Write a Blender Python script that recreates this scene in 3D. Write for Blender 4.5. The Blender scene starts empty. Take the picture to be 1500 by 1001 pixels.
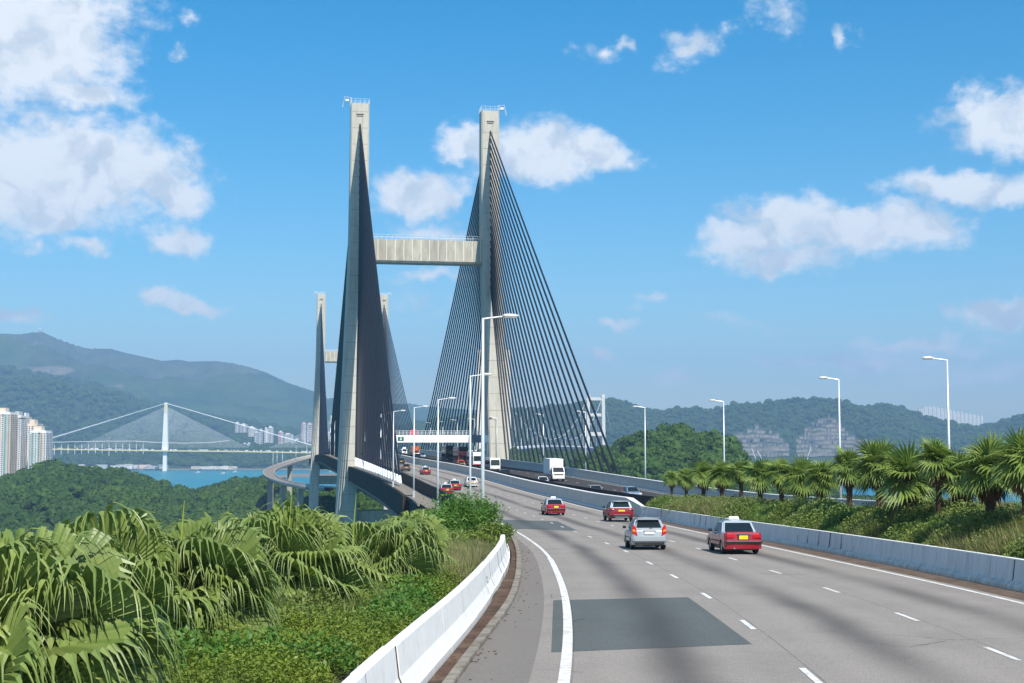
import bpy, bmesh, math, random
import numpy as np
from mathutils import Vector, Matrix, noise as mnoise
random.seed(7); RNG = np.random.default_rng(11)
R = math.radians
SC = bpy.context.scene
COL = SC.collection
CAMZ = 66.0                      # eye level above the sea; the road is about 4 m below it
# ------------------------------------------------------------------ camera
FPX = 2083.0; PITCH = math.atan(154.5/FPX)
cd = bpy.data.cameras.new('camera'); cam = bpy.data.objects.new('camera', cd); COL.objects.link(cam)
cam.location = (0, 0, CAMZ); cam.rotation_euler = (math.pi/2 + PITCH, 0, 0)
cd.sensor_width = 36.0; cd.lens = 36.0*FPX/1500.0; cd.clip_start = 0.5; cd.clip_end = 60000
SC.camera = cam
# ------------------------------------------------------------------ sun and sky
SUN_AZ = 22.0   # degrees to the right of straight behind the camera
SUN_EL = 47.0
sd = bpy.data.lights.new('sun', 'SUN'); sun = bpy.data.objects.new('sun', sd); COL.objects.link(sun)
sd.energy = 5.0; sd.angle = R(0.53); sd.color = (1.0, 0.94, 0.84)
sdir = Vector((math.sin(R(SUN_AZ))*math.cos(R(SUN_EL)), -math.cos(R(SUN_AZ))*math.cos(R(SUN_EL)), math.sin(R(SUN_EL))))
sun.rotation_euler = sdir.to_track_quat('Z', 'Y').to_euler()
vs = SC.view_settings; SC.display_settings.display_device = 'sRGB'
vs.view_transform = 'Standard'; vs.look = 'None'; vs.exposure = 0.42; vs.gamma = 1.0; vs.use_curve_mapping = False

class NT:
    """small node-tree writer"""
    def __init__(s, nt): s.nt = nt
    def n(s, typ, ins=None, **kw):
        nd = s.nt.nodes.new(typ)
        for k, v in kw.items(): setattr(nd, k, v)
        if ins:
            for k, v in ins.items():
                sock = nd.inputs[k]
                if isinstance(v, bpy.types.NodeSocket): s.nt.links.new(v, sock)
                else: sock.default_value = v
        return nd
    def math(s, op, a, b=0.0, c=None, clamp=False):
        i = {0: a, 1: b}
        if c is not None: i[2] = c
        return s.n('ShaderNodeMath', i, operation=op, use_clamp=clamp).outputs[0]
    def vmath(s, op, a, b=(0, 0, 0)):
        nd = s.n('ShaderNodeVectorMath', {0: a, 1: b}, operation=op)
        return nd.outputs['Value'] if op in ('LENGTH', 'DOT_PRODUCT') else nd.outputs[0]
    def mix(s, f, a, b, mode='MIX'):
        nd = s.n('ShaderNodeMix', None, data_type='RGBA', blend_type=mode)
        for k, v in ((0, f), (6, a), (7, b)):
            if isinstance(v, bpy.types.NodeSocket): s.nt.links.new(v, nd.inputs[k])
            else: nd.inputs[k].default_value = (v if k == 0 else (tuple(v)+(1,))[:4])
        return nd.outputs[2]
    def noise(s, vec, scale, detail=4, rough=0.55, dist=0.0):
        return s.n('ShaderNodeTexNoise', {'Vector': vec, 'Scale': scale, 'Detail': detail, 'Roughness': rough, 'Distortion': dist}).outputs['Fac']
    def ramp(s, f, lo, hi, a=0.0, b=1.0, smooth=True):
        return s.n('ShaderNodeMapRange', {0: f, 1: lo, 2: hi, 3: a, 4: b}, interpolation_type='SMOOTHSTEP' if smooth else 'LINEAR').outputs[0]

world = bpy.data.worlds.new("World"); SC.world = world; world.use_nodes = True
wt = world.node_tree; wt.nodes.clear(); W = NT(wt)
sky = wt.nodes.new('ShaderNodeTexSky'); sky.sky_type = 'NISHITA'; sky.sun_disc = False
sky.sun_elevation = R(SUN_EL); sky.sun_rotation = R(180-SUN_AZ); sky.altitude = 60; sky.air_density = 1.0; sky.dust_density = 0.6; sky.ozone_density = 3.0
SKY_STRENGTH = 0.114
skyc = W.n('ShaderNodeHueSaturation', {'Hue': .490, 'Saturation': 1.52, 'Value': SKY_STRENGTH, 'Color': sky.outputs[0]}).outputs[0]
tc = wt.nodes.new('ShaderNodeTexCoord')
sep = W.n('ShaderNodeSeparateXYZ', {0: tc.outputs['Generated']})
az = W.math('MULTIPLY', W.math('ARCTAN2', sep.outputs[0], sep.outputs[1]), 57.2958)
el = W.math('MULTIPLY', W.math('ARCSINE', sep.outputs[2]), 57.2958)
ae = W.n('ShaderNodeCombineXYZ', {0: az, 1: el}).outputs[0]
nv = W.n('ShaderNodeTexNoise', {'Vector': ae, 'Scale': 0.42, 'Detail': 8, 'Roughness': 0.56})
warp = W.vmath('MULTIPLY', W.vmath('SUBTRACT', nv.outputs['Color'], (0.5, 0.5, 0.5)), (4.2, 2.6, 0))
aew = W.vmath('ADD', ae, warp)
def px_dir(u, v):
    x, y, z = u-750, math.cos(PITCH)*FPX - math.sin(PITCH)*(500.5-v), math.sin(PITCH)*FPX + math.cos(PITCH)*(500.5-v)
    n = math.sqrt(x*x+y*y+z*z); return math.degrees(math.atan2(x, y)), math.degrees(math.asin(z/n))
PXD = 57.2958/FPX
clouds = [  # centre and radii as seen, weight
 (20,40,150,110,1.0),(100,60,75,75,.85),(110,140,65,28,.75),(-30,250,260,80,1.15),(110,240,130,62,1.1),(200,255,85,45,1.0),(262,285,42,28,.8),(75,322,55,20,.7),
 (248,346,52,22,.75),(128,360,36,15,.6),(232,430,26,13,.85),(262,442,50,13,.8),(18,458,42,12,.6),(55,352,20,12,.4),(165,15,60,45,.45),
 (612,282,64,36,.95),(590,265,35,20,.6),(680,212,42,30,.95),(775,225,95,42,1.0),(870,226,60,30,.9),(930,237,28,10,.45),(630,396,70,13,.42),(640,340,60,18,.4),
 (1010,70,34,26,.5),(878,76,36,12,.42),(920,66,14,10,.4),(1135,30,34,30,.36),(1070,45,14,10,.3),(1247,52,14,12,.4),(275,35,14,14,.35),(280,78,12,10,.35),
 (1100,352,78,30,.9),(1150,320,75,32,.85),(1235,340,110,34,.95),(1330,338,75,34,.85),(1150,382,80,24,.7),(1440,168,60,34,.85),(1510,180,70,40,.9),
 (1400,272,95,24,.85),(1490,285,80,24,.85),(1475,462,66,24,.95),(905,467,30,9,.6),(880,516,36,13,.55),(945,440,26,9,.35),(985,560,34,12,.4),(1160,528,70,10,.42),
 (1340,505,120,12,.5),(1270,530,110,16,.45),(1450,545,120,20,.4),(1080,470,60,8,.22),(600,440,60,16,.2)]
acc = None
for (u, v, ru, rv, w) in clouds:
    a0, e0 = px_dir(u, v)
    d = W.vmath('LENGTH', W.vmath('MULTIPLY', W.vmath('SUBTRACT', aew, (a0, e0, 0)), (1/(ru*PXD), 1/(rv*PXD), 0)))
    t = W.math('MULTIPLY', W.math('SUBTRACT', 1.25, d), w)
    acc = t if acc is None else W.n('ShaderNodeMath', {0: acc, 1: t, 2: 0.18}, operation='SMOOTH_MAX').outputs[0]
# the rest of the sky, outside the frame, carries similar scattered cloud
vdir = W.n('ShaderNodeMapping', {'Vector': tc.outputs['Generated'], 'Scale': (3.0, 3.0, 8.0)}).outputs[0]
far = W.ramp(W.noise(vdir, 1.3, 5, .55), .52, .72, -0.2, 0.9)
outm = W.math('MAXIMUM', W.ramp(W.math('ABSOLUTE', az), 21, 27), W.ramp(el, 19.5, 24))
far = W.math('SUBTRACT', W.math('MULTIPLY', far, outm), W.math('MULTIPLY', W.math('SUBTRACT', 1.0, outm), 1.0))
acc = W.math('MAXIMUM', acc, far)
fine = W.noise(W.vmath('MULTIPLY', ae, (1, 1.5, 1)), 1.5, 8, .58)
dens = W.math('ADD', acc, W.math('MULTIPLY', W.math('SUBTRACT', fine, .5), .9))
alpha = W.ramp(dens, -0.08, .68)
alpha = W.math('MULTIPLY', alpha, .93)
up = W.noise(W.vmath('ADD', aew, (0, .6, 0)), .55, 4, .5)      # offset noise gives bright tops and grey bases
dn = W.noise(W.vmath('SUBTRACT', aew, (0, .6, 0)), .55, 4, .5)
shade = W.ramp(W.math('SUBTRACT', dn, up), -.2, .06)
ccol = W.mix(shade, (.55, .61, .68), (.80, .82, .84))
final = W.mix(alpha, skyc, ccol)
bg = W.n('ShaderNodeBackground', {'Color': final, 'Strength': 1.0})
W.n('ShaderNodeOutputWorld', {'Surface': bg.outputs[0]})

# ------------------------------------------------------------------ helpers
def P(u, v, Y):
    """world point at forward distance Y seen in direction (u, v) of the photograph"""
    a = (500.5-v)/FPX; c, s = math.cos(PITCH), math.sin(PITCH)
    dy, dz, dx = c - s*a, s + c*a, (u-750)/FPX
    return Vector((dx/dy*Y, Y, CAMZ + dz/dy*Y))
def tag(o, label=None, cat=None, group=None, kind=None):
    if label: o['label'] = label
    if cat: o['category'] = cat
    if group: o['group'] = group
    if kind: o['kind'] = kind
    return o
def thing(name, label, cat, loc=(0, 0, 0), rz=0.0, group=None):
    o = bpy.data.objects.new(name, None); COL.objects.link(o); o.empty_display_size = .5
    o.location = loc; o.rotation_euler = (0, 0, rz)
    return tag(o, label, cat, group)
class MB:
    def __init__(s): s.v = []; s.f = []; s.m = []; s.uv = []
    def add(s, vs, fs, m=0, uvs=None):
        b = len(s.v); s.v.extend([tuple(p) for p in vs])
        for f in fs: s.f.append(tuple(b+i for i in f)); s.m.append(m)
        if uvs is not None:
            for f in fs: s.uv.append([uvs[i] for i in f])
        return s
    def box(s, c, d, rz=0.0, m=0, taper=1.0):
        hx, hy, hz = d[0]/2, d[1]/2, d[2]/2; cs, sn = math.cos(rz), math.sin(rz); vs = []
        for z, t in ((-hz, 1.0), (hz, taper)):
            for x, y in ((-hx, -hy), (hx, -hy), (hx, hy), (-hx, hy)):
                x *= t; y *= t
                vs.append((c[0]+x*cs-y*sn, c[1]+x*sn+y*cs, c[2]+z))
        return s.add(vs, [(0,3,2,1),(4,5,6,7),(0,1,5,4),(1,2,6,5),(2,3,7,6),(3,0,4,7)], m)
    def tube(s, pts, rad, n=8, m=0, cap=True):
        pts = [Vector(p) for p in pts]; k = len(pts)
        rads = rad if isinstance(rad, (list, tuple)) else [rad]*k
        vs = []; fs = []
        for i, p in enumerate(pts):
            d = (pts[min(i+1, k-1)]-pts[max(i-1, 0)]).normalized()
            a = Vector((0, 0, 1)) if abs(d.z) < .9 else Vector((1, 0, 0))
            x = d.cross(a).normalized(); y = d.cross(x).normalized()
            for j in range(n):
                t = 2*math.pi*j/n; vs.append(p + (x*math.cos(t)+y*math.sin(t))*rads[i])
        for i in range(k-1):
            for j in range(n):
                fs.append((i*n+j, i*n+(j+1) % n, (i+1)*n+(j+1) % n, (i+1)*n+j))
        if cap: fs.append(tuple(range(n))); fs.append(tuple((k-1)*n+j for j in reversed(range(n))))
        return s.add(vs, fs, m)
    def quadbox(s, q0, q1, m=0):
        """hexahedron between two quads of four points"""
        return s.add(list(q0)+list(q1), [(0,3,2,1),(4,5,6,7),(0,1,5,4),(1,2,6,5),(2,3,7,6),(3,0,4,7)], m)
    def mesh(s, name, mats, smooth=False):
        me = bpy.data.meshes.new(name); me.from_pydata(s.v, [], s.f)
        for mt in (mats if isinstance(mats, (list, tuple)) else [mats]): me.materials.append(mt)
        if any(s.m): me.polygons.foreach_set('material_index', s.m)
        if s.uv:
            ul = me.uv_layers.new(name='UVMap'); flat = [c for f in s.uv for p in f for c in p]; ul.data.foreach_set('uv', flat)
        if smooth: me.polygons.foreach_set('use_smooth', [True]*len(me.polygons))
        me.update(); return me
    def build(s, name, mats, parent=None, smooth=False, bevel=0.0, seg=1):
        me = s.mesh(name, mats, smooth)
        if bevel or True:
            bm = bmesh.new(); bm.from_mesh(me)
            if bevel: bmesh.ops.bevel(bm, geom=list(bm.edges), offset=bevel, segments=seg, affect='EDGES', clamp_overlap=True)
            bmesh.ops.recalc_face_normals(bm, faces=bm.faces) if not s.uv else None
            bm.to_mesh(me); bm.free()
            if smooth: me.polygons.foreach_set('use_smooth', [True]*len(me.polygons))
        o = bpy.data.objects.new(name, me); COL.objects.link(o)
        if parent is not None: o.parent = parent
        return o
def inst(name, me, parent=None, loc=(0, 0, 0), rot=(0, 0, 0), sc=1.0):
    o = bpy.data.objects.new(name, me); COL.objects.link(o); o.location = loc; o.rotation_euler = rot
    o.scale = (sc, sc, sc) if not isinstance(sc, (tuple, list)) else sc
    if parent is not None: o.parent = parent
    return o
def copy_tree(o, parent=None):
    c = o.copy(); COL.objects.link(c)
    if parent is not None: c.parent = parent
    for ch in list(o.children): copy_tree(ch, c)
    return c
def setb(bsdf, **kw):
    names = {'base': 'Base Color', 'rough': 'Roughness', 'metal': 'Metallic', 'spec': 'Specular IOR Level', 'coat': 'Coat Weight', 'trans': 'Transmission Weight', 'emis': 'Emission Color', 'est': 'Emission Strength', 'alpha': 'Alpha'}
    for k, v in kw.items():
        i = bsdf.inputs[names[k]]
        i.default_value = (tuple(v)+(1,))[:4] if k in ('base', 'emis') else v
def mat(name, base=(.5, .5, .5), rough=.6, **kw):
    m = bpy.data.materials.new(name); m.use_nodes = True; setb(m.node_tree.nodes['Principled BSDF'], base=base, rough=rough, **kw); return m
def nmat(name, c1, c2, scale=2.0, rough=.8, c3=None, scale3=.3, amt3=.5, bump=0.0, bscale=20.0, lo=.35, hi=.65, coord='Object', stretch=(1, 1, 1), **kw):
    """surface of two colours mottled by noise, optionally with a third at a larger scale and a fine relief"""
    kw.setdefault('spec', .18); m = mat(name, c1, rough, **kw); N = NT(m.node_tree); b = m.node_tree.nodes['Principled BSDF']
    g = m.node_tree.nodes.new('ShaderNodeNewGeometry').outputs['Position'] if coord == 'World' else N.n('ShaderNodeTexCoord').outputs[coord]
    g = N.n('ShaderNodeMapping', {'Vector': g, 'Scale': stretch}).outputs[0]
    c = N.mix(N.ramp(N.noise(g, scale, 6, .6), lo, hi), c1, c2)
    if c3: c = N.mix(N.math('MULTIPLY', N.ramp(N.noise(g, scale3, 5, .6), .45, .7), amt3), c, c3)
    m.node_tree.links.new(c, b.inputs['Base Color'])
    if bump:
        bp = N.n('ShaderNodeBump', {'Height': N.noise(g, bscale, 4, .6), 'Strength': bump, 'Distance': .02}); m.node_tree.links.new(bp.outputs[0], b.inputs['Normal'])
    return m
_perm = RNG.permutation(4096)
def vnoise(x, y, seed=0):
    xi, yi = np.floor(x).astype(int), np.floor(y).astype(int); xf, yf = x-xi, y-yi
    xf = xf*xf*(3-2*xf); yf = yf*yf*(3-2*yf)
    def h(a, b): return _perm[(_perm[(a+seed*131) % 4096]+b*7) % 4096]/4096.0
    return (h(xi, yi)*(1-xf)+h(xi+1, yi)*xf)*(1-yf)+(h(xi, yi+1)*(1-xf)+h(xi+1, yi+1)*xf)*yf
def fbm(x, y, oct=5, seed=0, ridged=False):
    x = np.asarray(x, float); y = np.asarray(y, float); a = 0; amp = .5; tot = 0
    for i in range(oct):
        n = vnoise(x*2**i+i*17.3, y*2**i-i*9.1, seed)
        if ridged: n = 1-abs(2*n-1)
        a = a+n*amp; tot += amp; amp *= .5
    return a/tot
def grid_mesh(name, X, Y, Z, mats, smooth=True, kind='structure'):
    nr, nc = X.shape; me = bpy.data.meshes.new(name)
    V = np.stack([X, Y, Z], -1).reshape(-1, 3); i = np.arange(nr*nc).reshape(nr, nc)
    F = np.stack([i[:-1, :-1], i[:-1, 1:], i[1:, 1:], i[1:, :-1]], -1).reshape(-1, 4)
    me.from_pydata(V.tolist(), [], F.tolist()); me.materials.append(mats)
    if smooth: me.polygons.foreach_set('use_smooth', [True]*len(me.polygons))
    me.update(); o = bpy.data.objects.new(name, me); COL.objects.link(o); o['kind'] = kind
    # make normals point up
    if me.polygons[0].normal.z < 0: me.flip_normals()
    return o
def scatter(name, pts, protos, label, cat, parent=None):
    """pts: rows of x y z scale spin kind; one object of kind stuff whose geometry nodes place the prototypes"""
    pts = np.asarray(pts, float); me = bpy.data.meshes.new(name); me.from_pydata(pts[:, :3].tolist(), [], [])
    a = me.attributes.new('scl', 'FLOAT', 'POINT'); a.data.foreach_set('value', pts[:, 3].astype(np.float32))
    a = me.attributes.new('rot', 'FLOAT_VECTOR', 'POINT'); rv = np.zeros((len(pts), 3), np.float32); rv[:, 2] = pts[:, 4]
    rv[:, :2] = RNG.normal(0, .1, (len(pts), 2)); a.data.foreach_set('vector', rv.ravel())
    a = me.attributes.new('idx', 'INT', 'POINT'); a.data.foreach_set('value', pts[:, 5].astype(np.int32))
    o = bpy.data.objects.new(name, me); COL.objects.link(o)
    pc = bpy.data.collections.new(name+'_kinds')
    for i, pm in enumerate(protos):
        q = bpy.data.objects.new('%s_kind_%02d' % (name, i), pm); pc.objects.link(q)
    ng = bpy.data.node_groups.new(name+'_scatter', 'GeometryNodeTree')
    ng.interface.new_socket('Geometry', in_out='INPUT', socket_type='NodeSocketGeometry'); ng.interface.new_socket('Geometry', in_out='OUTPUT', socket_type='NodeSocketGeometry')
    gi, go = ng.nodes.new('NodeGroupInput'), ng.nodes.new('NodeGroupOutput')
    ip = ng.nodes.new('GeometryNodeInstanceOnPoints'); ci = ng.nodes.new('GeometryNodeCollectionInfo')
    ci.inputs['Collection'].default_value = pc; ci.inputs['Separate Children'].default_value = True; ci.inputs['Reset Children'].default_value = True
    def na(nm, t):
        x = ng.nodes.new('GeometryNodeInputNamedAttribute'); x.data_type = t; x.inputs['Name'].default_value = nm; return [q for q in x.outputs if q.enabled and q.name == 'Attribute'][0]
    L = ng.links.new
    L(gi.outputs[0], ip.inputs['Points']); L(ci.outputs[0], ip.inputs['Instance']); ip.inputs['Pick Instance'].default_value = True
    L(na('idx', 'INT'), ip.inputs['Instance Index']); L(na('rot', 'FLOAT_VECTOR'), ip.inputs['Rotation']); L(na('scl', 'FLOAT'), ip.inputs['Scale'])
    L(ip.outputs[0], go.inputs[0]); md = o.modifiers.new('scatter', 'NODES'); md.node_group = ng
    tag(o, label, cat, kind='stuff')
    if parent is not None: o.parent = parent
    return o
# ------------------------------------------------------------------ plan of the road
YS = np.arange(-60, 1400, 1.0)
def curve(pts, sig=7.0):
    p = np.array(pts, float); y = np.arange(-160, 1500, 1.0)
    x = np.interp(y, p[:, 0], p[:, 1])
    s0 = (p[1, 1]-p[0, 1])/(p[1, 0]-p[0, 0]); s1 = (p[-1, 1]-p[-2, 1])/(p[-1, 0]-p[-2, 0])
    x = np.where(y < p[0, 0], p[0, 1]+(y-p[0, 0])*s0, x); x = np.where(y > p[-1, 0], p[-1, 1]+(y-p[-1, 0])*s1, x)
    k = np.exp(-.5*(np.arange(-24, 25)/sig)**2); k /= k.sum(); xs = np.convolve(x, k, 'same'); xs[:30] = x[:30]; xs[-30:] = x[-30:]
    return lambda q: np.interp(q, y, xs)
zrel = curve([(0,-3.9),(24,-3.97),(34,-4.1),(65,-4.82),(90,-5.4),(120,-6.0),(150,-6.4),(196,-6.45),(225,-6.1),(253,-5.6),(290,-5.0),(360,-4.2),(440,-3.3),(572,-2.4),(700,-3.2),(785,-4.2),(900,-6.5),(1050,-8.5),(1200,-10)], 10)
def ZR(y): return CAMZ + zrel(y)
SOL = curve([(0,-.9),(24,.9),(33,1.32),(43,1.6),(62,1.66),(70,1.45),(87,.65),(97,-.1),(120,-1.55),(147,-3.8),(185,-7.9),(221,-12.9),(255,-18.2),(360,-36.2),(572,-70.5),(785,-103.3),(1000,-137)], 5)
BL = curve([(0,-2.9),(18,-1.95),(24,-1.6),(30,-1.1),(39,-.62),(56,-.1),(66,-.05),(79,-.35),(97,-1.5),(120,-3.1),(140,-4.8),(185,-9.4),(221,-14.3),(255,-19.6),(360,-38),(572,-72.2),(785,-105),(1000,-138.5)], 4)
KB = curve([(0,-2.5),(24,-1.0),(30,-.6),(39,.1),(49,.32),(64,.42),(79,.25),(93,-.2),(115,-2.1),(125,-3.1)], 4)
MB1 = curve([(0,15.6),(30,15.4),(42,15.3),(54,14.95),(72,14.25),(90,13.2),(110,12.0),(127,10.9),(147,9.0),(185,5.2),(221,0.1),(255,-5.2),(360,-24.8),(572,-58),(785,-91),(1000,-125)], 6)
SR = lambda y: MB1(y) - np.interp(y, [0, 40, 60, 110, 150], [1.5, 1.45, 1.5, 1.2, .9])
MB2 = curve([(0,33),(60,25),(95,20),(128,15.9),(145,13.6),(160,11.8),(178,9.5),(186,8.3),(221,2.9),(244,-1.0),(360,-21.4),(572,-54.6),(785,-87.6),(1000,-121)], 5)
RB = curve([(0,45),(60,38),(95,33),(125,28.7),(145,26.2),(190,22.3),(216,19.0),(267,10.5),(353,-4.3),(360,-5.7),(572,-38.7),(785,-71.5),(1000,-105)], 6)
CL = curve([(100,20),(180,9.6),(236,-.2),(360,-22.4),(572,-55.3),(785,-88.4),(1000,-122)], 4)   # centre between the cable planes
# ================================================================== materials
M = {}
def asphalt(name, base, dark, streak):
    m = mat(name, base, .88, spec=.18); N = NT(m.node_tree); b = m.node_tree.nodes['Principled BSDF']; L = m.node_tree.links.new
    uv = N.n('ShaderNodeUVMap').outputs[0]; sp = N.n('ShaderNodeSeparateXYZ', {0: uv}); g = m.node_tree.nodes.new('ShaderNodeNewGeometry').outputs['Position']
    grain = N.noise(g, 28, 3, .7); blot = N.noise(g, .35, 5, .6); mid = N.noise(g, 3.5, 4, .6)
    c = N.mix(N.ramp(grain, .3, .7), [x*.74 for x in base], [x*1.24 for x in base])
    c = N.mix(N.math('MULTIPLY', N.ramp(blot, .4, .7), .35), c, dark)
    c = N.mix(N.math('MULTIPLY', N.ramp(mid, .45, .75), .25), c, [x*1.2 for x in base])
    # oil film worn into the middle of each lane: u runs 0..1 over one lane; v in metres along the road
    wob = N.math('MULTIPLY', N.math('SUBTRACT', N.noise(N.n('ShaderNodeCombineXYZ', {0: 0.0, 1: N.math('MULTIPLY', sp.outputs[1], .06)}).outputs[0], 1.0, 3), .5), .25)
    fr = N.math('FRACT', sp.outputs[0])
    d = N.math('ABSOLUTE', N.math('SUBTRACT', N.math('ADD', fr, wob), .5))
    oil = N.math('MULTIPLY', N.ramp(d, .215, .0), N.ramp(N.noise(N.n('ShaderNodeCombineXYZ', {0: N.math('MULTIPLY', N.math('FLOOR', sp.outputs[0]), 7.7), 1: N.math('MULTIPLY', sp.outputs[1], .055)}).outputs[0], 1.0, 2), .1, .6))
    inl = N.math('MULTIPLY', N.ramp(sp.outputs[0], -.05, .08), N.ramp(sp.outputs[0], 3.02, 2.9))
    oil = N.math('MULTIPLY', N.math('MULTIPLY', oil, inl), streak)
    c = N.mix(oil, c, (.035, .034, .036))
    tw = N.math('MULTIPLY', N.ramp(N.math('ABSOLUTE', N.math('SUBTRACT', d, .27)), .1, .0), .12)
    c = N.mix(N.math('MULTIPLY', tw, inl), c, [x*1.35 for x in base])
    fine = N.noise(g, 9, 4, .7); c = N.mix(N.math('MULTIPLY', N.ramp(fine, .52, .75), .3), c, [x*.6 for x in base])
    c = N.mix(N.math('MULTIPLY', N.math('MULTIPLY', N.ramp(N.math('ABSOLUTE', N.math('SUBTRACT', N.math('FRACT', N.math('ADD', sp.outputs[0], .47)), .5)), .006, .001), inl), N.ramp(mid, .35, .6, .2, .8)), c, [x*.35 for x in base])
    vor = N.n('ShaderNodeTexVoronoi', {'Vector': N.n('ShaderNodeMapping', {'Vector': g, 'Scale': (.16, .09, 1)}).outputs[0], 'Scale': 1.0, 'Randomness': 1.0}, feature='DISTANCE_TO_EDGE').outputs['Distance']
    c = N.mix(N.math('MULTIPLY', N.ramp(N.math('ADD', vor, N.math('MULTIPLY', N.math('SUBTRACT', mid, .5), .02)), .004, .0015), N.ramp(blot, .5, .62, 0, .6)), c, [x*.35 for x in base])
    L(c, b.inputs['Base Color'])
    bp = N.n('ShaderNodeBump', {'Height': grain, 'Strength': .35, 'Distance': .01}); L(bp.outputs[0], b.inputs['Normal'])
    return m
M['asphalt'] = asphalt('asphalt', (.285, .258, .228), (.195, .176, .156), .64)
M['asphalt_shoulder'] = nmat('asphalt_shoulder', (.215, .196, .174), (.185, .168, .148), 14, .9, (.19, .165, .145), .3, .6, .3, 40, coord='World')
M['asphalt_new'] = nmat('asphalt_new', (.075, .067, .060), (.035, .033, .034), 8, .85, (.07, .066, .062), .2, .5, coord='World')
M['patch'] = asphalt('patch_asphalt', (.11, .122, .118), (.08, .09, .088), .5)
M['paint'] = nmat('road_paint', (.78, .77, .73), (.62, .6, .56), 6, .7, (.4, .38, .35), 3, .45, .3, 30, coord='World')
M['channel'] = nmat('drain_channel', (.115, .068, .045), (.06, .04, .03), 1.4, .9, (.17, .12, .085), .8, .6, .5, 14, coord='World')
M['kerb'] = nmat('kerb_concrete', (.30, .27, .23), (.2, .18, .15), 4, .9, (.12, .1, .07), 1.2, .6, .4, 18, coord='World')
M['rust_soil'] = nmat('dirt_margin', (.15, .105, .075), (.09, .065, .05), 3, .95, (.22, .17, .13), 1, .5, .4, 14, coord='World')
def barrier_mat(name, a, b_, stain, amt, sc=(1.2, 1.2, .25)):
    m = mat(name, a, .8, spec=.15); N = NT(m.node_tree); b = m.node_tree.nodes['Principled BSDF']; g = m.node_tree.nodes.new('ShaderNodeNewGeometry').outputs['Position']
    v = N.n('ShaderNodeMapping', {'Vector': g, 'Scale': sc}).outputs[0]
    c = N.mix(N.ramp(N.noise(v, 3, 6, .65), .35, .68), a, b_)
    c = N.mix(N.math('MULTIPLY', N.ramp(N.noise(v, 1.1, 7, .75), .52, .72), amt), c, stain)
    c = N.mix(N.math('MULTIPLY', N.ramp(N.noise(g, 6.5, 5, .7), .66, .74), amt), c, [x*.3 for x in stain])
    m.node_tree.links.new(c, b.inputs['Base Color']); bp = N.n('ShaderNodeBump', {'Height': N.noise(g, 12, 4), 'Strength': .3, 'Distance': .01}); m.node_tree.links.new(bp.outputs[0], b.inputs['Normal'])
    return m
M['white_concrete'] = barrier_mat('white_painted_concrete', (.80, .80, .78), (.74, .74, .72), (.45, .41, .36), .45, (1, 1, .8))
M['grey_barrier'] = barrier_mat('grey_barrier_concrete', (.70, .69, .66), (.60, .59, .56), (.33, .30, .27), .6)
M['bridge_barrier'] = barrier_mat('bridge_parapet_concrete', (.56, .545, .51), (.46, .45, .42), (.32, .3, .27), .45)
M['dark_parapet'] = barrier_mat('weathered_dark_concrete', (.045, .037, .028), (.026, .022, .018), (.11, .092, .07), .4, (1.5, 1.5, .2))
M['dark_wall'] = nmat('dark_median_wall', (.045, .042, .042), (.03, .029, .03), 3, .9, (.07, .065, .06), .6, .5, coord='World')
M['pylon'] = None
def pylon_mat():
    m = mat('tower_concrete', (.47, .44, .37), .85); N = NT(m.node_tree); b = m.node_tree.nodes['Principled BSDF']; g = m.node_tree.nodes.new('ShaderNodeNewGeometry').outputs['Position']
    v = N.n('ShaderNodeMapping', {'Vector': g, 'Scale': (.6, .6, .07)}).outputs[0]
    c = N.mix(N.ramp(N.noise(v, 1.5, 6, .65), .35, .7), (.50, .47, .395), (.40, .375, .32))
    c = N.mix(N.math('MULTIPLY', N.ramp(N.noise(v, .9, 6, .7), .55, .75), .55), c, (.25, .235, .21))
    z = N.n('ShaderNodeSeparateXYZ', {0: g}).outputs[2]
    c = N.mix(N.math('MULTIPLY', N.ramp(N.noise(g, .5, 3), .4, .6), .15), c, (.6, .56, .47))
    m.node_tree.links.new(c, b.inputs['Base Color']); return m
M['pylon'] = pylon_mat()
M['beam_conc'] = nmat('crossbeam_concrete', (.47, .44, .36), (.36, .335, .28), .9, .85, (.26, .24, .2), .25, .6, coord='World', stretch=(1, 1, .3))
M['cable'] = mat('cable_black', (.012, .014, .02), .45, spec=.3)
M['sleeve'] = mat('anchor_sleeve_white', (.8, .82, .84), .4)
M['girder'] = nmat('girder_paint', (.105, .088, .07), (.07, .06, .048), .8, .7, (.05, .045, .038), .3, .5, coord='World', stretch=(1, 1, .3))
M['flange'] = nmat('girder_flange', (.25, .17, .15), (.18, .125, .11), 1.2, .7, coord='World')
M['steel'] = mat('galvanised_steel', (.62, .64, .65), .42, metal=.35)
M['lamp_head'] = mat('lamp_head_grey', (.62, .61, .58), .5)
M['lamp_glass'] = mat('lamp_glass', (.35, .36, .36), .2)
M['white_paint'] = mat('white_steel_paint', (.78, .79, .78), .4)
M['blue_grey'] = mat('blue_grey_panel', (.10, .15, .19), .5)
M['green_sign'] = mat('sign_green', (.02, .16, .09), .4)
M['black'] = mat('black_plastic', (.015, .015, .016), .5)
M['red_sign'] = mat('sign_red', (.6, .02, .03), .4)
def carpaint(name, c, metal=0.0, rough=.28): return mat(name, c, rough, metal=metal, coat=.8)
M['taxi_red'] = carpaint('taxi_red_paint', (.30, .005, .020))
M['deep_red'] = carpaint('deep_red_paint', (.22, .005, .010))
M['silver'] = carpaint('silver_paint', (.34, .37, .39), .3, .42)
M['roof_silver'] = carpaint('roof_silver_paint', (.42, .48, .53), .2, .4)
M['car_black'] = carpaint('black_paint', (.012, .013, .015))
M['car_grey'] = carpaint('dark_grey_paint', (.07, .075, .08), .3)
M['car_white'] = carpaint('white_paint', (.76, .77, .76))
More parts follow.
